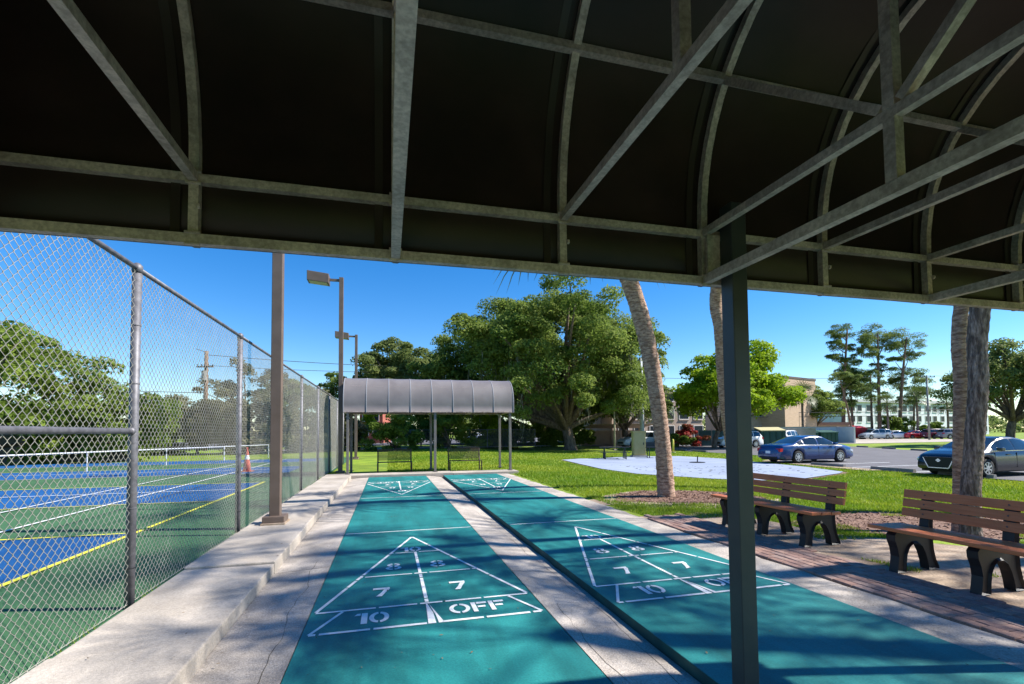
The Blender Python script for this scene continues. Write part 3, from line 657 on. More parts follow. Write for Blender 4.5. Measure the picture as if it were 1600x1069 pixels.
# shrubs behind the far shelter and round the car park
def shrub(label, base, rad, n, pr, per, leaf, lm, seed, cat='bush', name='bush', group=None):
    return tree(name, label, base, (base[0], base[1], base[2]+rad[2]*.55), rad, n, pr, per, leaf, lm, bark, .09, seed, limbs=6, fork=.1, cat=cat, group=group, low=-.6)
shrub('dark green bush left behind the left mesh bench', (.3, 38.6, -.03), (2.3, 1.6, 2.0), 40, .55, 300, .20, bushl, 31)
shrub('tall green bush in the middle behind the far shelter', (3.0, 46.6, -.03), (3.0, 2.0, 4.6), 60, .8, 300, .24, bushl, 32)
shrub('dense dark bush behind the middle posts of the far shelter', (5.2, 40.5, -.03), (2.1, 1.5, 3.0), 46, .6, 300, .20, bushl, 33)
shrub('yellow green bush behind the right mesh bench', (9.2, 46.4, -.15), (3.0, 1.8, 2.8), 46, .7, 280, .24, limel, 34)
shrub('yellow green sapling at the left end below the far shelter roof', (-3.2, 44.5, -.03), (1.7, 1.5, 4.6), 40, .6, 240, .22, limel, 35)
shrub('small dark shrub at the foot of the right shelter post', (11.4, 45.8, -.25), (1.5, 1.0, 1.5), 24, .45, 240, .2, oakl, 36)
shrub('red flowering shrub beside the clipped hedge across the car park', (33.2, 44.0, -.36), (2.0, 1.2, 1.9), 36, .5, 240, .2, redl, 37)
shrub('green clipped hedge below the red flowering shrub', (30.4, 43.0, -.36), (2.2, .9, .9), 30, .4, 260, .18, bushl, 38)
shrub('rounded green bush among the far pines', (93, 66, -.36), (4.0, 2.2, 2.6), 36, .8, 200, .34, bushl, 39)
shrub('low green bush under the rightmost far pine', (101, 65, -.36), (3.4, 2.0, 1.9), 30, .7, 200, .34, bushl, 40)
shrub('dark bush on the lawn at the right edge under the oak', (66, 28, -.36), (2.4, 1.6, 1.6), 30, .6, 200, .3, oakl, 41)
for i, (x, y, h) in enumerate(((13.0, 50, 2.2), (17.0, 50.5, 2.0), (21.5, 50, 2.6))):
    shrub('shaded undergrowth behind the huge oak trunk, ' + ('left clump', 'middle clump', 'right clump')[i], (x, y, -.36), (2.6, 1.5, h), 34, .7, 240, .28, bushl, 50+i, group='undergrowth behind the oak')
# trees and scrub beyond the hard court
tree('bushy_tree', 'tall bushy tree at the left edge seen through the fence', (-21.5, 27.5, 0), (-21.4, 27.5, 3.4), (5.4, 4.0, 4.6), 95, 1.0, 330, .26, bushl, bark, .3, 21, limbs=14, fork=.15, low=-.7, lump=.3)
tree('bushy_tree', 'lower green tree beside the tall one at the left, seen through the fence', (-16.4, 28, 0), (-16.2, 28, 2.0), (3.6, 3.0, 2.7), 60, .8, 320, .22, bushl, bark, .2, 22, limbs=8, fork=.1, low=-.7)
for i, (x, y, h, rx) in enumerate(((-19, 38.5, 3.9, 3.6), (-14.5, 38, 4.3, 3.4), (-10.0, 37, 4.4, 3.2), (-6.6, 38.5, 4.1, 2.6), (-4.6, 41, 3.6, 2.0))):
    tree('scrub', 'dry grey green scrub behind the hard court, number %s from the left of the row' % ('one', 'two', 'three', 'four', 'five')[i], (x, y, 0), (x, y, h*.42), (rx, 2.0, h*.62), 60, .75, 260, .24, brushl if i else bushl, bark, .12, 60+i, limbs=8, fork=.1, cat='scrub', group='scrub row behind the hard court', low=-.8)
tree('broad_tree', 'thin crowned tree beside the wooden utility pole at the left', (-14.5, 50, 0), (-14, 50, 6.0), (4.5, 3, 2.4), 34, .7, 160, .26, brushl, bark, .16, 70, limbs=16, fork=.3)
tree('broad_tree', 'rounded tree top behind the near light pole at the left', (-10.8, 54, 0), (-10.8, 54, 5.2), (3.2, 3, 2.6), 40, .9, 240, .28, oakl2, bark, .2, 71, limbs=8, fork=.3)
tree('broad_tree', 'small dark conical tree seen through the far part of the fence', (-7.0, 60, 0), (-7.0, 60, 5.2), (2.0, 2, 4.0), 34, .8, 220, .28, oakl, bark, .2, 72, limbs=6, fork=.3)
# far wood that closes the horizon
rng = np.random.default_rng(77); C = []; Rr = []
for i in range(620):
    x = rng.uniform(-170, 330); y = 150+rng.uniform(-14, 14)-abs(x)*.12; C.append((x, y, rng.uniform(.5, 5.5)+1.5*math.sin(x*.11)+1.2*math.sin(x*.29+1))); Rr.append(rng.uniform(2.0, 4.0))
V, F, tt = puff_leaves(np.array(C), np.array(Rr), 90, 1.0, .8, rng, asp=.7); o = inst('far_wood', fast_mesh('far_wood', V, F, oakl2, tt)); tag(o, 'distant belt of trees closing the horizon', 'woodland', kind='stuff')
# ---- tall pines
def pine(base, top, clumps, label, seed, r0=.34):
    rng = np.random.default_rng(seed); R0 = empty('pine_tree', base, label=label, cat='pine', group='tall pines beyond the car park')
    mb = MB(); t = Vector(top)-Vector(base); path = bez((0, 0, -.2), (t.x*.2, t.y*.3, t.z*.5), t, 9); mb.sweep(path, [r0*(1.1-.085*i) for i in range(10)], 9, jit=.05)
    C = []; Rr = []
    for (dx, dy, z, s) in clumps:
        e = Vector((dx, dy, z)); f = min(z/t.z*.92, .97); a = path[int(f*9)]
        mb.sweep(bez(a, a.lerp(e, .5)+Vector((0, 0, -.3)), e, 5), [r0*.36, r0*.30, r0*.24, r0*.18, r0*.12, r0*.07], 6)
        for _ in range(7): C.append((e.x+rng.uniform(-.95, .95)*s, e.y+rng.uniform(-.9, .9)*s, e.z+rng.uniform(-.4, .4)*s)); Rr.append(s*rng.uniform(.38, .66))
    mb.build('trunk', pineb, R0, smooth=True)
    V, F, tt = puff_leaves(np.array(C), np.array(Rr), 230, .34, .62, rng, asp=.3); inst('crown', fast_mesh('crown', V, F, pinel, tt), R0)
rp = random.Random(12)
def clumps(tx, h, lo, n, sp, s):
    return [(tx*(k/n)+rp.uniform(-sp, sp), rp.uniform(-sp, sp), lo+(h-lo)*(k/n)**.8, rp.uniform(.75, 1.2)*s) for k in range(n+1)]
pine((82.6, 67.9, -.4), (83.3, 66.8, 20.3), [(-.3, 0, 20.6, 1.9), (1.5, 0, 19.6, 1.7), (-1.4, 0, 17.9, 1.4), (1.6, 1, 17.3, 1.6), (-1.2, 0, 15.4, 1.6), (1.0, -1, 15.0, 1.3), (2.2, 0, 12.6, 1.8), (2.6, 0, 10.0, 1.8), (1.6, 1, 8.5, 1.5)], 'tallest pine, leftmost of the far pine group with a narrow crown', 1)
pine((89.2, 66.1, -.4), (88.8, 65.4, 19.4), [(0, 0, 20.0, 2.9), (-2.6, 0, 18.6, 2.0), (2.4, 0, 18.9, 2.3), (-3.2, 0, 17.2, 1.5), (2.2, 1, 16.8, 1.9), (-1.2, 0, 15.6, 1.6), (1.6, 0, 13.4, 1.7), (-2.4, 0, 11.6, 2.0), (-3.6, 0, 9.6, 1.8)], 'middle far pine with a broad umbrella crown', 2)
pine((92.9, 65.3, -.4), (94.0, 64.0, 18.6), [(1.6, 0, 19.2, 2.9), (4.2, 0, 17.6, 2.3), (-.2, 0, 17.8, 1.8), (3.4, 0, 15.6, 1.8), (-.6, 0, 15.0, 1.2), (3.0, 0, 12.6, 1.8), (1.6, 1, 11.2, 1.4), (5.2, 0, 9.0, 2.0)], 'rightmost far pine with a leaning umbrella crown', 3)
pine((86.3, 69, -.4), (86.0, 69, 13.6), [(0, 0, 14.0, 2.3), (-2, 0, 12.6, 2.0), (1.8, 0, 11.6, 2.0), (-1.4, 0, 9.8, 2.2), (1.2, 0, 8.2, 2.0), (-1, 0, 6.6, 1.9)], 'shorter dense pine between the two leftmost far pines', 4, .25)
pine((91.0, 69, -.4), (91.2, 69, 12.0), [(0, 0, 12.4, 2.2), (1.8, 0, 11, 2.0), (-1.6, 0, 9.6, 1.9), (1.2, 0, 8.0, 1.8)], 'shorter pine right of the middle far pine', 5, .25)
pine((97.5, 66, -.4), (98.5, 66, 11.0), [(.8, 0, 11.4, 2.3), (-1.4, 0, 10.2, 1.9), (2.4, 0, 9.0, 1.9), (-1, 0, 7.4, 1.5)], 'low pine standing just left of the grey utility pole', 6, .22)
pine((66.0, 52.0, -.4), (64.0, 52.2, 9.4), [(-1.4, 0, 9.7, 1.5), (.4, 0, 9.2, 1.2), (.2, 0, 8.2, 1.0)], 'pine crown leaning out beside the roof of the tan building', 7, .18)
# ---- palms
def palm_crown_mesh(rng, nf, pet, blade, leaflets, m, droop=1.0):
    V = []; F = []; Tn = []; b = 0
    def quad(p, q, w0, w1, sd, t):
        nonlocal b
        V.extend([p-sd*w0, p+sd*w0, q+sd*w1, q-sd*w1]); F.append((b, b+1, b+2, b+3)); b += 4; Tn.extend([t]*4)
    for i in range(nf):
        az = i*2.39996+rng.uniform(-.2, .2); el = math.radians(rng.uniform(-35, 78)); t = rng.uniform(.1, .9)
        d = Vector((math.cos(az)*math.cos(el), math.sin(az)*math.cos(el), math.sin(el))); sd = d.cross(Vector((0, 0, 1))).normalized()
        p = Vector((0, 0, 0)); L = pet*rng.uniform(.8, 1.15)
        for k in range(4):
            d2 = (d+Vector((0, 0, -.10*k*droop))).normalized(); q = p+d2*L/4; quad(p, q, .018, .014, sd, t); p = q; d = d2
        upn = sd.cross(d).normalized()
        for j in range(leaflets):
            f = -1+2*j/(leaflets-1); ang = f*math.radians(118); ln = blade*(1-.30*abs(f))*rng.uniform(.9, 1.08)
            l = (d*math.cos(ang)+sd*math.sin(ang)+upn*.12).normalized(); s2 = l.cross(upn).normalized(); a = p.copy()
            for k in range(3):
                l2 = (l+Vector((0, 0, -(.05+.20*k)*droop))).normalized(); q = a+l2*ln/3
                quad(a, q, (.008, .028, .020)[k], (.028, .020, .002)[k], s2, min(1, max(0, t+rng.uniform(-.15, .15)))); a = q; l = l2
    return fast_mesh('crown', np.array([tuple(v) for v in V]), np.array(F), m, np.array(Tn))
PC = [palm_crown_mesh(random.Random(s), 17, 1.35, 1.25, 13, palml) for s in (1, 2)]
PCS = palm_crown_mesh(random.Random(5), 26, .9, 1.0, 14, palml)
def palm(pts, radii, label, bm_, crown=0, rot=0.0, scale=1.0, group='sabal palms', rings=150):
    """pts: control points of the trunk axis in world space, first on the ground"""
    b = Vector(pts[0]); R0 = empty('palm_tree', b, label=label, cat='palm', group=group); P = [Vector(p)-b for p in pts]
    n = rings; path = []; rr = []; rd = random.Random(int(b.x*100))
    def cr(t):
        t = t*(len(P)-1); i = min(int(t), len(P)-2); u = t-i; p0 = P[max(i-1, 0)]; p1 = P[i]; p2 = P[i+1]; p3 = P[min(i+2, len(P)-1)]
        return .5*((2*p1)+(p2-p0)*u+(2*p0-5*p1+4*p2-p3)*u*u+(3*p1-p0-3*p2+p3)*u**3), radii[i]*(1-u)+radii[i+1]*u
    for i in range(n+1):
        c, r_ = cr(i/n); path.append(c); rr.append(r_*(1+(.03 if i % 3 == 0 else -.012)+rd.uniform(-.018, .018)))
    mb = MB(); mb.sweep(path, rr, 24, jit=.03 if rings > 40 else .0); mb.build('trunk', bm_, R0, smooth=True)
    o = inst('crown', PC[crown] if crown < 2 else PCS, R0, path[-1], (0, 0, rot), (scale,)*3); return R0
palm([(5.76, 5.88, -.12), (5.66, 5.84, 1.22), (5.45, 5.76, 2.51), (5.23, 5.75, 3.65), (4.84, 5.70, 4.77), (4.25, 5.5, 5.6), (3.7, 5.3, 6.3)], [.20, .165, .17, .185, .185, .16, .15], 'curved palm with a brown ringed trunk leaning left over the mulch bed', palmb, 0, .4)
palm([(8.95, 7.3, -.25), (8.79, 7.34, .63), (8.53, 7.33, 2.37), (8.41, 7.29, 4.11), (8.32, 7.26, 5.32), (8.2, 6.0, 7.5)], [.20, .17, .155, .16, .165, .15], 'slender palm trunk partly hidden behind the dark shelter post', palmb, 1, 1.1)
palm([(7.56, 1.17, -.25), (7.568, 1.145, .56), (7.61, 1.107, 1.184), (7.669, 1.053, 2.08), (7.685, 1.006, 3.06), (7.6, .5, 5.4), (7.3, -.5, 8.2)], [.135, .112, .108, .110, .112, .115, .12], 'thick grey palm trunk, front one of the twin palms behind the bench', palmg, 0, 2.3)
palm([(7.93, 1.53, -.25), (7.94, 1.50, .6), (7.94, 1.478, 1.167), (7.95, 1.435, 2.12), (7.94, 1.392, 3.17), (8.05, 1.0, 5.8), (8.5, .2, 9.3)], [.11, .092, .090, .090, .090, .10, .11], 'brown palm trunk, rear one of the twin palms behind the bench', palmb, 1, .2)
palm([(12.3, 2.75, -.4), (12.2, 2.7, 3), (11.8, 1.6, 7.4)], [.2, .17, .15], 'palm just outside the right edge whose shadow crosses the mulch', palmb, 0, 3.0, 1.1)
palm([(11.0, -.6, -.3), (10.9, -.8, 3), (10.6, -1.4, 6.9)], [.2, .17, .15], 'palm outside the right edge shading the near end of the courts', palmg, 1, 4.0, 1.1)
palm([(10.2, -3.8, -.3), (10.0, -3.4, 3.8), (9.4, -2.5, 8.3)], [.2, .17, .15], 'palm outside the right edge, nearest to the foreground shelter', palmg, 1, 1.6, 1.1)
palm([(55.2, 50.2, -.4), (55.1, 50.1, 3), (55.0, 50.0, 6.2)], [.18, .15, .14], 'small fan palm standing before the tan building', palmg, 2, 0, 1.5, 'distant palms', 12)
for i, (x, y, h) in enumerate(((90.0, 60.0, 7.0), (96.5, 59.5, 6.0), (103.0, 62.0, 9.6), (86.5, 62.5, 6.0), (30.5, 46.5, 4.4))):
    palm([(x, y, -.4), (x+.1, y, h*.5), (x, y, h)], [.2, .17, .15], ('distant palm in front of the middle pine', 'distant palm behind the red car', 'tall distant palm right of the grey utility pole', 'distant palm left of the silver van', 'dark young palm before the brown apartment block')[i], palmg, 2, i*1.0, 1.7, 'distant palms', 12)
# ---- grass blades on the near lawn, thinning into the distance
def inside(poly, x, y):
    ins = np.zeros(len(x), bool); n = len(poly); j = n-1
    for i in range(n):
        xi, yi = poly[i]; xj, yj = poly[j]
        ins ^= ((yi > y) != (yj > y)) & (x < (xj-xi)*(y-yi)/(yj-yi+1e-12)+xi); j = i
    return ins
def grass(n, d0, d1, a0, a1, hgt, wid, seed, edge=False):
    rng = np.random.default_rng(seed); d = d0*(d1/d0)**rng.random(n); az = np.radians(rng.uniform(a0, a1, n)); x = CP.x+d*np.sin(az); y = CP.y+d*np.cos(az)
    nz = np.sin(x*1.7+np.sin(y*1.3)*1.5)*np.cos(y*1.9+np.sin(x*.9)*1.2)+.5*np.sin(x*4.1+1)*np.sin(y*3.7)
    ok = (x > 3.95) | ((y > 13.85) & (x > -1.9))
    ok &= ~((x < 4.35) & (y < 13.9) & (y > 12.8)); ok &= ~((x < 4.02) & (y < 13.0))
    ok &= ~((x > 20.2) & (y < 19)) & ~inside(LOT, x, y) & ~inside([(cxs+(a-cxs)*1.03, cys+(b-cys)*1.03) for a, b in SLAB], x, y)
    q1 = ((x-6.35)/1.75)**2+((y-5.85)/1.15)**2; ok &= (q1 > 1) & ((q1 > 1.45) | (nz > .1) | (rng.random(n) < .25))
    q2 = ((x-8.6)/2.3)**2+((y-2.2)/1.35)**2; ok &= (q2 > 1) | ((nz > .75) & (q2 > .35))
    near = (x < 5.75) & (y < 3.3); ok &= ~near | ((nz > .35) & (x > 4.9) & (y > -.6))
    ok &= ~((x < 4.75) & (y < 3.75)); ok &= ~((x < 7.2) & (y < 1.4) & (nz < .2)); ok &= ~((y > 41) & (y < 46) & (x < 16))
    x, y, d, nz = x[ok], y[ok], d[ok], nz[ok]; m = len(x); s = np.clip(d/9, .8, 3.0)
    h = hgt*rng.uniform(.5, 1.3, m)*np.clip(s, .9, 1.5); wd = wid*s*rng.uniform(.7, 1.3, m); az = rng.uniform(0, 6.28, m); ln = rng.uniform(.2, .9, m)*h; la = rng.uniform(0, 6.28, m)
    z = terr(x)-.032; cx_, sx_ = np.cos(az)*wd, np.sin(az)*wd
    V = np.stack([np.stack([x-cx_, y-sx_, z], 1), np.stack([x+cx_, y+sx_, z], 1), np.stack([x+np.cos(la)*ln, y+np.sin(la)*ln, z+h], 1)], 1).reshape(-1, 3)
    t = np.clip(.38+.22*nz+.28*np.sin(x*.55+1.3*np.sin(y*.37))*np.sin(y*.41+.8)+rng.normal(size=m)*.22, 0, 1); return V, np.repeat(t, 3)
Va, ta = grass(470000, 6.5, 44, 0, 63, .050, .0062, 1); 
o = inst('grass', fast_mesh('grass', Va, np.arange(len(Va)).reshape(-1, 3), bladem, ta)); tag(o, 'short mown grass blades on the sunny lawn beside the courts', 'grass', kind='stuff')
# weeds along the foot of the fence and tufts along the path
rng = np.random.default_rng(9); P = []
for i in range(1500):
    y = rng.uniform(-1, 13); 
    if math.sin(y*2.2)+math.sin(y*5.1+1) < .5: continue
    P.append((-2.40+rng.normal()*.015, y, .0))
for i in range(2500): P.append((rng.normal()*.10-2.2, rng.uniform(13.8, 15.2), -.02))
P = np.array(P); m = len(P); h = rng.uniform(.03, .12, m); a = rng.uniform(0, 6.28, m); la = rng.uniform(0, 6.28, m)
V = np.stack([P-np.stack([np.cos(a)*.005, np.sin(a)*.005, 0*a], 1), P+np.stack([np.cos(a)*.005, np.sin(a)*.005, 0*a], 1), P+np.stack([np.cos(la)*h*.5, np.sin(la)*h*.5, h], 1)], 1).reshape(-1, 3)
o = inst('weeds', fast_mesh('weeds', V, np.arange(len(V)).reshape(-1, 3), bladem, np.repeat(rng.uniform(.1, .6, m), 3))); tag(o, 'thin weeds growing along the foot of the fence', 'weeds', kind='stuff')
# mulch chips and fallen leaves near the palms
rng = np.random.default_rng(19); C = []
while len(C) < 5200:
    k = rng.random()
    cx_, cy_, rx_, ry_ = (6.35, 5.85, 1.8, 1.2) if k < .5 else (8.6, 2.2, 2.4, 1.4)
    x, y = cx_+rng.uniform(-1, 1)*rx_, cy_+rng.uniform(-1, 1)*ry_
    if ((x-cx_)/rx_)**2+((y-cy_)/ry_)**2 < 1: C.append((x, y, T(x)-.006))
C = np.array(C); N = rng.normal(size=C.shape)*.35+np.array([0, 0, 1.0]); N /= np.linalg.norm(N, axis=1, keepdims=True)
V, F = leaf_quads(C, N, rng.uniform(.03, .085, len(C)), .35, rng)
V2, F2 = leaf_quads(LITTER[0], LITTER[1], LITTER[2], .4, rng); o = inst('fallen_leaves', fast_mesh('fallen_leaves', V2, F2, mat('dry_leaf', (.05, .035, .02), tint=(.22, .15, .08), rough=.9), np.repeat(LITTER[3], 4))); tag(o, 'small dry leaves and seeds scattered over courts and concrete', 'leaves', kind='stuff')
chipm = mat('mulch_chip', (.09, .042, .03), tint=(.32, .20, .14), rough=.9)
o = inst('mulch_chips', fast_mesh('mulch_chips', V, F, chipm, np.repeat(rng.random(len(C))**1.5, 4))); tag(o, 'loose red brown mulch chips round the palm trunks', 'mulch', kind='stuff')

# ================================================================== VEHICLES
def lerp_prof(prof, x):
    return float(np.interp(x, [p[0] for p in prof], [p[1] for p in prof]))
KIND = {
 'sedan': dict(L=4.95, W=1.85, ax=(-1.36, 1.42), wr=.335, top=[(-2.475, .62), (-2.44, .84), (-2.30, .98), (-1.75, 1.03), (-1.62, 1.05), (-1.15, 1.24), (-.72, 1.40), (-.3, 1.46), (.2, 1.46), (.5, 1.41), (1.0, 1.18), (1.35, 1.02), (1.9, .94), (2.3, .82), (2.44, .68), (2.475, .55)],
     belt=[(-2.475, .60), (-2.3, .90), (-1.6, .96), (0, .94), (1.2, .92), (1.6, .90), (2.3, .76), (2.475, .55)], win=[(-1.35, -.98), (-.92, -.08), (.0, 1.02)], ws=(.50, 1.27), rw=(-1.58, -.78), tum=.22),
 'suv': dict(L=4.75, W=1.88, ax=(-1.36, 1.38), wr=.36, top=[(-2.375, .72), (-2.34, 1.05), (-2.22, 1.30), (-2.0, 1.58), (-1.75, 1.68), (-.9, 1.72), (.1, 1.71), (.42, 1.65), (.95, 1.30), (1.25, 1.12), (1.9, 1.04), (2.25, .92), (2.36, .75), (2.375, .6)],
     belt=[(-2.375, .70), (-2.25, 1.06), (-1.5, 1.08), (0, 1.04), (1.2, 1.03), (1.6, 1.0), (2.25, .86), (2.375, .6)], win=[(-2.02, -1.2), (-1.12, -.12), (-.04, .98)], ws=(.42, 1.15), rw=(-2.28, -2.0), tum=.18),
 'van': dict(L=5.1, W=1.95, ax=(-1.5, 1.55), wr=.34, top=[(-2.55, .65), (-2.53, 1.1), (-2.42, 1.55), (-2.25, 1.72), (-1.4, 1.77), (.2, 1.76), (.65, 1.68), (1.3, 1.30), (1.62, 1.10), (2.1, .98), (2.42, .84), (2.53, .68), (2.55, .55)],
     belt=[(-2.55, .64), (-2.45, 1.06), (-1.5, 1.06), (0, 1.04), (1.4, 1.03), (1.8, .98), (2.42, .8), (2.55, .55)], win=[(-2.25, -1.25), (-1.17, -.05), (.05, 1.25)], ws=(.62, 1.56), rw=(-2.5, -2.22), tum=.18)}
def car(name, label, loc, heading, kind, colour, cat='car', plate=True, lod=1, grille=False, group=None):
    K = KIND[kind]; L, Wd = K['L'], K['W']; R0 = empty(name, loc, heading, label=label, cat=cat, group=group); pm = paint('paint_%s' % '_'.join('%d' % (c*999) for c in colour), colour)
    def hwid(x): 
        u = abs(x)/(L/2); return Wd/2*(1-.17*u**7-.035*u*u)
    def zb(x):
        z = .20+.07*(abs(x)/(L/2))**6
        for a in K['ax']:
            rw_ = K['wr']+.055
            if abs(x-a) < rw_: z = max(z, K['wr']+math.sqrt(max(rw_*rw_-(x-a)**2, 0)))
        return z
    def sect(x):
        wx = hwid(x); b = lerp_prof(K['belt'], x); t = max(lerp_prof(K['top'], x), b+.004); z0 = zb(x); h = t-b; tu = min(h/.38, 1); wr = wx*(.93-K['tum']*tu)
        e = min(1, h/.12)
        pts = [(wx*.90, z0), (wx*.985, z0+.04), (wx, z0+.38*(b-z0)), (wx*.995, z0+.72*(b-z0)), (wx*.975, b-.02), (wx*.95, b)]
        for f in (.25, .5, .75): pts.append((wx*.95+(wr-wx*.95)*(f**1.25), b+(h-.05*e)*f))
        pts += [(wr, t-.05*e), (wr*.93, t-.018*e), (wr*.6, t), (0, t+.008)]
        return pts
    xs = np.concatenate([np.linspace(-L/2, L/2, 78)]); S = [sect(x) for x in xs]; m = len(S[0]); vs = []; fs = []
    for x, s in zip(xs, S):
        bow = 0
        vs += [(x, y, z) for y, z in s]+[(x, -y, z) for y, z in s[-2::-1]]
    n = 2*m-1
    for i in range(len(xs)-1):
        for j in range(n-1): fs.append((i*n+j, i*n+j+1, (i+1)*n+j+1, (i+1)*n+j))
    fs += [tuple(range(n)), tuple((len(xs)-1)*n+j for j in range(n-1, -1, -1))]
    mb = MB(); mb.add(vs, fs); body = mb.build('body', pm, R0, smooth=True)
    mb = MB(); mb.box(-L/2+.25, L/2-.25, -Wd/2+.16, Wd/2-.16, .17, .62); mb.build('underbody', blackp, R0)
    def patch(nm, x0, x1, f0, f1, side, m_, parent, off=.006, n1=10):
        vs = []; fs = []
        for i in range(n1+1):
            x = x0+(x1-x0)*i/n1; s = sect(x)
            for f in (f0, (f0*2+f1)/3, (f0+f1*2)/3, f1):
                p = 5+4*f; k = min(int(p), 8); u = p-k; y = s[k][0]*(1-u)+s[k+1][0]*u; z = s[k][1]*(1-u)+s[k+1][1]*u
                vs.append((x, side*(y+off), z+off*.3))
        for i in range(n1):
            for j in range(3): fs.append((i*4+j, i*4+j+1, i*4+j+5, i*4+j+4))
        q = MB(); q.add(vs, fs); return q.build(nm, m_, parent, smooth=True, fix=False)
    for side in (1, -1):
        for (a, b) in K['win']: patch('side_window', a, b, .10, .93, side, glass, R0)
        if lod: 
            m2 = MB(); bz = lerp_prof(K['belt'], 0); m2.bar((-1.45, side*(hwid(0)*.952), bz+.016), (1.2, side*(hwid(0)*.952), bz+.004), .014, .02); m2.build('window_trim', chrome, R0)
    for nm, (a, b) in (('windshield', K['ws']), ('back_window', K['rw'])):
        q = MB(); vs = []; fs = []; n1 = 10
        for i in range(n1+1):
            x = a+(b-a)*i/n1; s = sect(x); wr = s[9][0]
            for f in (-.95, -.6, 0, .6, .95):
                z = np.interp(abs(f)*wr, [0, wr*.6, wr*.93, wr], [s[12][1], s[11][1], s[10][1], s[9][1]]); vs.append((x, f*wr, z+.008))
        for i in range(n1):
            for j in range(4): fs.append((i*5+j, i*5+j+1, i*5+j+6, i*5+j+5))
        q.add(vs, fs); q.build(nm, glass, R0, smooth=True, fix=False)
    for ax in K['ax']:
        for side in (1, -1):
            wy = side*(hwid(ax)-.105); W_ = empty('wheel', (0, 0, 0)); W_.parent = R0; W_.location = (ax, wy, K['wr'])
            q = MB(); r_ = K['wr']
            prof = [(-.10, r_*.66), (-.10, r_*.93), (-.075, r_), (.075, r_), (.10, r_*.93), (.10, r_*.66)]; vs = [(rr*math.cos(2*PI*k/24), yy, rr*math.sin(2*PI*k/24)) for yy, rr in prof for k in range(24)]
            q.add(vs, [(i*24+k, i*24+(k+1) % 24, (i+1)*24+(k+1) % 24, (i+1)*24+k) for i in range(5) for k in range(24)]); q.build('tyre', tyrem, W_, smooth=True)
            q = MB(); q.sweep([(0, -.06, 0), (0, .02*side, 0)], r_*.64, 20); q.build('hub', blackp, W_)
            q = MB(); yo = .085*side
            for k in range(7 if lod else 5):
                a = 2*PI*k/(7 if lod else 5); q.bar((0, yo, 0), (r_*.64*math.cos(a), yo*.95, r_*.64*math.sin(a)), r_*.16, .03, (0, 1, 0))
            ringp = [(r_*.68, -.0), (r_*.68, .02), (r_*.58, .02), (r_*.58, 0)]
            vs = [(rr*math.cos(2*PI*k/24), yo+(dy-.01)*side, rr*math.sin(2*PI*k/24)) for rr, dy in ringp for k in range(24)]
            q.add(vs, [(i*24+k, i*24+(k+1) % 24, ((i+1) % 4)*24+(k+1) % 24, ((i+1) % 4)*24+k) for i in range(4) for k in range(24)]); q.build('rim', rimm, W_)
    # lights, plate, mirrors, handles
    zf = lerp_prof(K['belt'], L/2-.12); zr = lerp_prof(K['belt'], -L/2+.12)
    for side in (1, -1):
        q = MB(); wf = hwid(L/2-.18); q.prism([(L/2-.42, zf-.02), (L/2-.10, zf-.14), (L/2-.085, zf-.03), (L/2-.36, zf+.055)], 'y', side*(wf-.36), side*(wf+.012)); o = q.build('headlight', headlt, R0)
        q = MB(); wf = hwid(-L/2+.14); q.prism([(-L/2+.26, zr-.16), (-L/2+.02, zr-.18), (-L/2+.045, zr-.01), (-L/2+.30, zr-.0)], 'y', side*(wf-.30), side*(wf+.014)); q.build('tail_light', redlt, R0)
        if lod:
            bz = lerp_prof(K['belt'], .95); q = MB(); q.box(.86, 1.04, side*(hwid(.9)+.02), side*(hwid(.9)+.20), bz+.03, bz+.16); o = q.build('mirror', pm, R0); bevel(o, .03)
            for hx in (-.72, .28): q = MB(); q.box(hx, hx+.2, side*(hwid(hx)*.99), side*(hwid(hx)+.02), .80, .83); q.build('door_handle', pm, R0)
            for dx in (-1.02, -.05, 1.06): q = MB(); q.box(dx-.004, dx+.004, side*(hwid(dx)*.97), side*(hwid(dx)+.003), .34, .88); q.build('door_gap', blackp, R0)
    if plate: q = MB(); q.box(-L/2-.014, -L/2+.02, -.16, .16, .52, .66); q.build('number_plate', headlt, R0)
    q = MB(); q.box(-L/2-.006, -L/2+.05, -.62, .62, .27, .36); q.build('bumper_insert', blackp, R0)
    if grille:
        q = MB(); q.prism([(-.52, .72), (-.34, .33), (.34, .33), (.52, .72)], 'x', L/2-.06, L/2+.012); g_ = q.build('grille', blackp, R0)
        q = MB(); q.bar((L/2+.014, -.52, .70), (L/2+.014, -.34, .32), .022, .03); q.bar((L/2+.014, .52, .70), (L/2+.014, .34, .32), .022, .03); q.bar((L/2+.014, -.34, .32), (L/2+.014, .34, .32), .022, .03); q.build('grille_trim', chrome, g_)
        q = MB(); q.sweep([(L/2+.01, 0, .60), (L/2+.024, 0, .60)], .062, 16); q.bar((L/2+.02, -.085, .60), (L/2+.02, .085, .60), .012, .026); q.build('emblem', chrome, g_)
    else:
        q = MB(); q.box(L/2-.05, L/2+.008, -.5, .5, .42, .60); q.build('grille', blackp, R0)
    return R0
ZL = -.333
car('parked_car', 'dark blue sedan seen from behind at the near edge of the car park', (22.06, 17.9, ZL), 0.0, 'sedan', (.007, .040, .150))
car('parked_car', 'black sedan with a V shaped grille, half hidden by the palm trunk at the right', (22.08, 9.62, ZL), PI, 'sedan', (.010, .016, .026), grille=True)
car('parked_car', 'silver minivan behind the tan cabinet below the huge oak', (27.0, 44.6, ZL), PI+.1, 'van', (.50, .53, .56), 'minivan')
car('parked_car', 'white hatchback behind the dark shelter post', (34.6, 38.2, ZL), PI-.05, 'suv', (.72, .73, .74))
car('parked_car', 'white car showing above the roof of the dark blue sedan', (45.2, 42.6, ZL), .4, 'suv', (.70, .71, .72), lod=0)
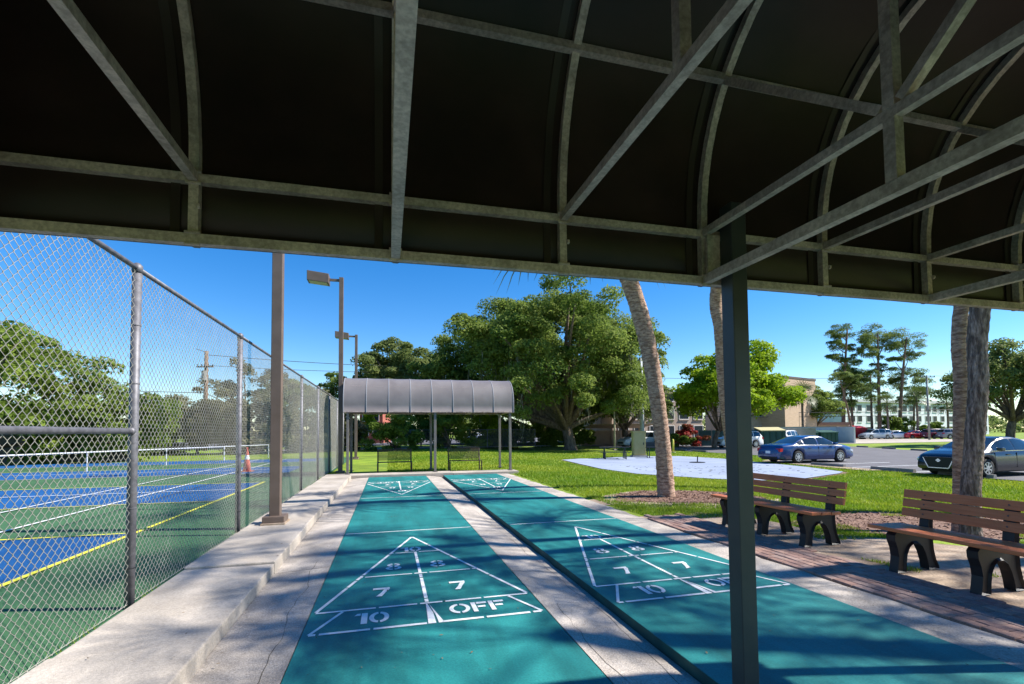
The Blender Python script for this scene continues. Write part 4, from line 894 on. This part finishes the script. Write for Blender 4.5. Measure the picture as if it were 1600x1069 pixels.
car('parked_car', 'pale silver van, leftmost in the far row of parked cars', (82.2, 61.5, ZL), PI-.15, 'van', (.50, .54, .55), 'van', lod=0, group='far row of parked cars')
car('parked_car', 'white sedan right of the pale silver van in the far row', (87.0, 61.6, ZL), -.25, 'sedan', (.74, .75, .76), lod=0, group='far row of parked cars')
car('parked_car', 'red sedan in the middle of the far row', (90.0, 60.3, ZL), -.25, 'sedan', (.45, .015, .035), lod=0, group='far row of parked cars')
car('parked_car', 'maroon car right of the red sedan in the far row', (91.0, 57.5, ZL), -.25, 'suv', (.13, .02, .035), lod=0, group='far row of parked cars')
car('parked_car', 'grey hatchback, rightmost of the far row of parked cars', (91.2, 55.2, ZL), -.3, 'suv', (.22, .22, .25), lod=0, group='far row of parked cars')
car('parked_car', 'white car far away behind the right mesh bench', (16.6, 92, .0), PI-.2, 'sedan', (.74, .75, .77), lod=0)
car('parked_car', 'magenta car far away between the two right shelter posts', (23.0, 93, .0), .2, 'suv', (.42, .03, .14), lod=0)
car('parked_car', 'white car far away partly hidden by the dark bush behind the left bench', (2.6, 74, .0), .2, 'sedan', (.70, .72, .74), lod=0)

# ================================================================== BUILDINGS
def building(name, label, loc, rz, size, wallm, wins, roofm, roof_over=.3, roof_h=.35, extra=None):
    """front wall is local y = 0 facing -y; wins: (x, z, w, h) on the front, each with frame and pane"""
    R0 = empty(name, loc, rz, label=label, cat='building'); sx, sy, sz = size
    mb = MB(); mb.box(0, sx, 0, sy, 0, sz); wl = mb.build('wall', wallm, R0)
    mb = MB(); mb.box(-roof_over, sx+roof_over, -roof_over, sy+roof_over, sz+.002, sz+roof_h); mb.build('roof', roofm, R0)
    for (x, z, ww, hh) in wins:
        mb = MB(); t = .09
        for a in ((x-t, x, z-t, z+hh+t), (x+ww, x+ww+t, z-t, z+hh+t), (x, x+ww, z-t, z), (x, x+ww, z+hh, z+hh+t)): mb.box(a[0], a[1], -.08, .02, a[2], a[3])
        f = mb.build('window', mat('window_frame', (.55, .53, .5), None, rough=.6), R0)
        mb = MB(); mb.box(x, x+ww, -.03, -.012, z, z+hh); mb.build('pane', wglass, f)
        mb = MB(); mb.box(x-.12, x+ww+.12, -.16, -.0, z-.19, z-.095); mb.build('sill', wallm, f)
    return R0
tanw = mat('tan_block_wall', (.40, .29, .20), (.46, .34, .24), 1.2, .9, fine=(8, .12), stretch=(1, 1, 4))
tan2 = mat('tan_rendered_wall', (.37, .28, .21), (.43, .33, .25), 1.2, .9)
white_w = mat('white_rendered_wall', (.62, .64, .68), (.70, .72, .75), .8, .9)
greyroof = mat('pale_roof', (.45, .46, .48), (.55, .55, .56), 2, .8)
brownw = mat('brown_rendered_wall', (.33, .25, .195), (.40, .31, .245), 1, .9)
redw = mat('red_brick_wall', (.28, .075, .05), (.36, .12, .08), 3, .9, fine=(12, .2))
tanroof = mat('tan_metal_roof', (.42, .32, .20), (.50, .39, .26), 3, .7)
building('apartment_block', 'tan three storey block with a blank end wall right of the lime tree', (57.6, 55.7, -.4), .32, (9.6, 9, 9.7), tanw, [], mat('dark_parapet', (.09, .07, .06), None, rough=.8), .08, .3)
building('apartment_block', 'set back tan wing with windows left of the blank end wall', (50.9, 58.6, -.4), .1, (6.6, 6, 9.0), tan2, [(2.3+dx, z, 1.0, 1.2) for dx in (0, 2.3) for z in (1.2, 4.0, 6.6)], mat('dark_parapet', (.09, .07, .06), None, rough=.8), .1, .3)
building('apartment_block', 'brown apartment block with dark balconies behind the huge oak', (28.5, 54.5, -.4), .1, (15, 8, 7.0), brownw, [(1.0+2.5*i, z, 1.5, 1.6) for i in range(6) for z in (.9, 3.5, 6.0)], tanroof, .3, .3)
building('apartment_block', 'long white three storey block behind the far pines', (104, 86, -.4), .12, (60, 9, 8.3), white_w, [(1.5+3.3*i, z, 1.5 if i % 3 else 2.3, 1.4) for i in range(18) for z in (.9, 3.6, 6.2)], greyroof, .5, .7)
building('brick_house', 'red brick building seen under the left end of the far shelter roof', (-4.4, 71, -.1), -.2, (3.4, 6, 5.2), redw, [(.5, 1.2, .8, 1.2), (2.0, 1.2, .8, 1.2), (.5, 3.4, .8, 1.2), (2.0, 3.4, .8, 1.2)], tanroof, .3, .3)
building('low_house', 'low brown house behind the dumpsters left of the pines', (70.5, 66, -.4), -.25, (9, 6, 2.6), brownw, [(1.2, .9, 1.2, 1.0), (4.2, .9, 1.2, 1.0), (6.6, .9, 1.2, 1.0)], mat('brown_tile_roof', (.22, .12, .09), (.28, .16, .12), 5, .8), .5, .5)
# open carport with a tan ribbed roof
R0 = empty('carport', (23.4, 50.5, -.35), -.2, label='open carport with a tan ribbed roof behind the silver minivan', cat='carport')
for i in range(16): mb = MB(); mb.prism([(-.4, 2.55), (4.4, 2.2), (4.4, 2.3), (-.4, 2.68)], 'x', i*.5, i*.5+.47); mb.build('roof_panel', tanroof, R0)
for x in (.3, 3.9, 7.5):
    for y in (.2, 3.8): mb = MB(); mb.box(x-.07, x+.07, y-.07, y+.07, 0, 2.25); mb.build('post', tan2, R0)
mb = MB(); mb.box(-.1, 7.8, 3.95, 4.1, 0, 1.9); mb.build('back_wall', tan2, R0)

# ================================================================== STREET FURNITURE AND THE REST
def util_pole(loc, h, label, m, arms, r0=.15):
    R0 = empty('utility_pole', loc, -.25, label=label, cat='utility pole'); mb = MB(); mb.sweep([(0, 0, -.2), (0, 0, h*.5), (0, 0, h)], [r0, r0*.88, r0*.72], 12); mb.build('pole', m, R0, smooth=True)
    for z, hw_ in arms:
        mb = MB(); mb.bar((-hw_, -.16, z), (hw_, -.16, z), .11, .12); a = mb.build('cross_arm', m, R0)
        for x in (-hw_+.08, -hw_*.4, hw_*.4, hw_-.08):
            q = MB(); q.sweep([(x, -.16, z+.05), (x, -.16, z+.16), (x, -.16, z+.24)], [.035, .06, .03], 8); q.build('insulator', blackp, a)
    return R0
greyp = mat('grey_pole', (.20, .20, .19), (.28, .28, .27), 3, .8)
util_pole((81.6, 52.4, -.4), 10.2, 'grey utility pole with one cross arm right of the far pines', greyp, [(9.9, 1.15)])
o = util_pole((-16.9, 46.9, -.05), 9.4, 'brown wooden utility pole seen through the fence at the left', woodp, [(7.9, .8)], .22)
mb = MB(); mb.sweep([(0, -.28, 6.6), (0, -.28, 7.5)], .22, 12); mb.build('transformer', greyp, o); mb = MB(); mb.bar((0, 0, 9.3), (-.9, -.1, 9.6), .06); mb.build('lamp_arm', greyp, o)
R0 = empty('concrete_pole', (23.7, 38.3, -.36), label='pale concrete pole among the leaves right of the huge oak trunk', cat='pole'); mb = MB(); mb.sweep([(0, 0, 0), (0, 0, 9)], [.22, .14], 14); mb.build('shaft', mat('pale_concrete', (.42, .45, .48), None, rough=.8), R0, smooth=True); mb = MB(); mb.box(-.24, .24, -.24, .24, -.05, .1); mb.build('foot', conc, R0)
R0 = empty('slim_pole', (20.9, 38.6, -.36), label='slim tan pole left of the silver minivan', cat='pole'); mb = MB(); mb.sweep([(0, 0, 0), (0, 0, 4.2)], [.10, .08], 10); mb.build('shaft', mat('tan_paint', (.45, .38, .26), None, rough=.6), R0, smooth=True); mb = MB(); mb.box(-.16, .16, -.16, .16, -.05, .06); mb.build('foot', conc, R0)
def wire(a, b, sag, r_, label):
    mb = MB(); a = Vector(a); b = Vector(b); mb.sweep([a.lerp(b, i/16)+Vector((0, 0, -sag*4*(i/16)*(1-i/16))) for i in range(17)], r_, 5); o = mb.build('power_line', wirebl); tag(o, label, 'power line')
wire((81.6, 52.2, 9.7), (22, 68, 10.5), .6, .03, 'upper power line running left from the grey utility pole'); wire((81.6, 52.2, 9.7), (150, 33, 10.2), .8, .03, 'power line running right from the grey utility pole')
wire((81.6, 52.2, 4.2), (24, 66, 5.2), .5, .045, 'lower cable running left from the grey utility pole'); wire((81.6, 52.2, 3.6), (24, 66, 4.4), .5, .035, 'lowest cable running left from the grey utility pole'); wire((81.6, 52.2, 4.4), (150, 33, 6), .7, .045, 'lower cable running right from the grey utility pole')
wire((-16.9, 46.9, 9.0), (9, 60, 10.2), .3, .03, 'upper power line crossing the sky left of the far light pole'); wire((-16.9, 46.9, 8.0), (9, 60, 9.6), .3, .025, 'second power line crossing the sky left of the far light pole')
wire((-16.9, 46.9, 5.4), (-60, 36, 6.4), .3, .03, 'power line running left from the wooden utility pole')
# low chain link fence behind the far shelter
R0 = empty('low_fence', (-3.2, 41.6, -.03), .03, label='low chain link fence with thin grey posts behind the far shelter', cat='fence')
for i in range(8): mb = MB(); mb.tube((i*2.45, 0, 0), (i*2.45, 0, 1.78), .035, 8); mb.build('fence_post', fpost, R0)
mb = MB(); mb.tube((0, 0, 1.76), (17.2, 0, 1.76), .028, 8); mb.build('top_rail', fpost, R0)
mb = MB()
for i in range(172): mb.bar((i*.1, 0, .05), (min(i*.1+1.7, 17.2), 0, .05+min(1.7, 17.2-i*.1)), .006); mb.bar((i*.1, 0, 1.75), (min(i*.1+1.7, 17.2), 0, 1.75-min(1.7, 17.2-i*.1)), .006)
o = mb.build('wire_mesh', fpost, R0); o['kind'] = 'stuff'
# railing, cone, wall behind the hard court
R0 = empty('low_railing', (0, 0, 0), label='low pale metal railing beyond the blue courts', cat='railing'); a = Vector((-16.6, 9.4, 0)); b = Vector((-7.6, 29.3, 0)); railm = mat('pale_rail', (.55, .57, .62), None, rough=.45, metal=.2)
mb = MB(); mb.tube(a+Vector((0, 0, .80)), b+Vector((0, 0, .80)), .028, 8); mb.build('rail', railm, R0)
for i in range(7): q = a.lerp(b, i/6); mb = MB(); mb.tube(q, q+Vector((0, 0, .8)), .025, 8); mb.build('rail_post', railm, R0)
R0 = empty('traffic_cone', (-5.6, 16.8, .02), label='faded orange traffic cone on the hard court', cat='cone'); orm = mat('faded_orange', (.48, .12, .08), (.55, .17, .12), 8, .7)
mb = MB(); mb.box(-.21, .21, -.21, .21, 0, .035); mb.build('base', orm, R0); mb = MB(); mb.sweep([(0, 0, .035), (0, 0, .36), (0, 0, .90), (0, 0, .95)], [.15, .105, .035, .03], 16); c_ = mb.build('body', orm, R0, smooth=True)
mb = MB(); mb.sweep([(0, 0, .48), (0, 0, .64)], [.0915, .071], 16, False); mb.build('reflective_band', whitep, c_, smooth=True)
R0 = empty('court_wall', (-36, 31.5, 0), -.12, label='grey panel wall behind the hard court at the left', cat='wall'); wm = mat('grey_panel', (.17, .16, .16), (.22, .21, .21), 2, .8)
for i in range(9): mb = MB(); mb.box(i*2.4, i*2.4+2.37, 0, .08, 0, 1.75); mb.build('wall_panel', wm, R0); mb = MB(); mb.box(i*2.4-.06, i*2.4+.03, -.05, .13, 0, 1.85); mb.build('wall_post', wm, R0)
# picnic table
R0 = empty('picnic_table', (13.9, 24.7, -.33), -.35, label='dark metal picnic table on the left end of the pale blue slab', cat='picnic table'); pt = mat('dark_green_metal', (.02, .03, .035), None, rough=.5)
for i in range(6): mb = MB(); mb.box(-.95, .95, -.37+i*.125, -.37+i*.125+.11, .73, .76); mb.build('top_slat', pt, R0)
for s in (-1, 1):
    for i in range(2): mb = MB(); mb.box(-.95, .95, s*.72+i*.13-.12, s*.72+i*.13-.01, .43, .455); mb.build('seat_slat', pt, R0)
    mb = MB(); mb.sweep([(s*.65, -.28, 0), (s*.65, -.22, .72)], .03, 8); mb.sweep([(s*.65, .28, 0), (s*.65, .22, .72)], .03, 8); mb.sweep([(s*.65, -.72, .42), (s*.65, .72, .42)], .028, 8); mb.sweep([(s*.65, -.76, 0), (s*.65, -.72, .42)], .025, 8); mb.sweep([(s*.65, .76, 0), (s*.65, .72, .42)], .025, 8); mb.build('leg_frame', pt, R0)
# cabinet and small metal table next to it
R0 = empty('utility_cabinet', (16.6, 26.4, -.34), -.25, label='tan utility cabinet right of the picnic table', cat='cabinet'); cb = mat('tan_cabinet', (.36, .31, .12), (.40, .35, .15), 3, .6)
mb = MB(); mb.box(-.42, .42, -.3, .3, .12, 1.72); o = mb.build('housing', cb, R0); bevel(o, .015); mb = MB(); mb.box(-.46, .46, -.34, .34, 1.722, 1.80); mb.build('lid', cb, R0); mb = MB(); mb.box(-.5, .5, -.38, .38, -.05, .118); mb.build('plinth', conc, R0); mb = MB(); mb.box(-.36, .36, -.318, -.302, .2, 1.62); d_ = mb.build('door', cb, R0); mb = MB(); mb.box(.24, .28, -.345, -.319, .85, 1.0); mb.build('handle', blackp, d_)
R0 = empty('metal_table', (16.9, 24.7, -.34), -.25, label='small dark metal table in front of the tan cabinet', cat='table')
mb = MB(); mb.box(-.6, .6, -.35, .35, .70, .735); mb.build('table_top', pt, R0); mb = MB(); mb.box(-.55, .55, .33, .36, .74, 1.05); mb.build('back_panel', pt, R0)
for x in (-.5, .5): mb = MB(); mb.bar((x, -.25, 0), (x, -.25, .7), .05); mb.bar((x, .25, 0), (x, .25, .7), .05); mb.build('leg', pt, R0)
# horseshoe stake on the slab, bollard
R0 = empty('stake', (16.4, 19.6, -.325), label='short metal stake on a dark disc in the pale blue slab', cat='stake'); mb = MB(); mb.sweep([(0, 0, 0), (0, 0, .02)], .42, 20); mb.build('disc', blackp, R0); mb = MB(); mb.sweep([(0, 0, .02), (.03, 0, .36)], .03, 8); mb.build('pin', blackp, R0)
R0 = empty('bollard', (22.7, 31.6, -.36), label='yellow bollard post at the edge of the car park', cat='bollard'); mb = MB(); mb.sweep([(0, 0, 0), (0, 0, 1.05), (0, 0, 1.12)], [.085, .085, .03], 12); mb.build('post', mat('yellow_paint', (.55, .48, .08), None, rough=.6), R0, smooth=True); mb = MB(); mb.sweep([(0, 0, -.02), (0, 0, .05)], .2, 12); mb.build('foot', conc, R0)
# dumpsters
def dumpster(loc, rz, size, body, lid, label):
    R0 = empty('dumpster', loc, rz, label=label, cat='dumpster'); a, b, c = size
    mb = MB(); mb.prism([(-b/2, .15), (b/2-.15, .15), (b/2, c), (-b/2, c*.82)], 'x', -a/2, a/2); mb.build('bin', body, R0)
    mb = MB(); mb.prism([(-b/2-.06, c*.82+.01), (b/2+.05, c+.01), (b/2+.05, c+.10), (-b/2-.06, c*.82+.10)], 'x', -a/2-.05, a/2+.05); mb.build('lid', lid, R0)
    for i in range(4): x = -a/2+(i+.5)*a/4; mb = MB(); mb.box(x-.05, x+.05, -b/2-.06, -b/2-.002, .2, c*.8); mb.build('rib', body, R0)
    for s in (-1, 1): mb = MB(); mb.box(s*a*.4-.1, s*a*.4+.1, -b*.4, b*.4, 0, .148); mb.build('skid', blackp, R0)
dgr = mat('dumpster_green', (.012, .06, .045), (.02, .08, .06), 2, .6); tl = mat('tan_lid', (.45, .40, .20), None, rough=.6); rdm = mat('red_container', (.50, .02, .02), None, rough=.5)
dumpster((40.4, 40.2, -.34), -.3, (2.6, 1.6, 2.0), dgr, tl, 'large green dumpster with a tan lid above the boot of the blue sedan')
dumpster((53.0, 47.6, -.34), -.25, (2.2, 1.6, 1.6), dgr, dgr, 'green dumpster in front of the pale wall, left one'); dumpster((55.4, 46.9, -.34), -.25, (2.2, 1.6, 1.6), dgr, dgr, 'green dumpster in front of the pale wall, right one')
R0 = empty('enclosure_wall', (50.8, 50.0, -.34), -.25, label='pale wall behind the two green dumpsters', cat='wall'); mb = MB(); mb.box(0, 8.2, 0, .2, 0, 2.1); mb.build('panel', white_w, R0); mb = MB(); mb.box(8.0, 8.2, -3.2, -.002, 0, 2.1); mb.build('side_panel', white_w, R0); mb = MB(); mb.box(-.05, 8.25, -.05, .25, 2.102, 2.17); mb.build('coping', conc, R0)
dumpster((81.4, 64.6, -.34), -.25, (3.4, 1.8, 2.3), rdm, rdm, 'bright red container at the foot of the leftmost pine')
# dark green screened fence across the lot
R0 = empty('screen_fence', (33.6, 43.3, -.34), -.25, label='dark teal screened fence behind the white hatchback', cat='fence'); scm = mat('screen_cloth', (.03, .075, .085), (.05, .11, .12), 3, .8)
for i in range(5):
    mb = MB(); mb.box(i*1.5, i*1.5+1.44, 0, .02, .05, 1.8); mb.build('screen_panel', scm, R0); mb = MB(); mb.tube((i*1.5-.03, 0, 0), (i*1.5-.03, 0, 1.95), .03, 8); mb.build('fence_post', fpost, R0)
R0 = empty('lot_wall', (40, 45.5, -.34), -.25, label='grey block wall behind the large green dumpster', cat='wall'); mb = MB(); mb.box(0, 10, 0, .15, 0, 1.9); mb.build('panel', mat('grey_block', (.26, .24, .23), (.32, .30, .28), 2, .9, fine=(10, .15)), R0); mb = MB(); mb.box(-.04, 10.04, -.04, .19, 1.902, 1.97); mb.build('coping', conc, R0)
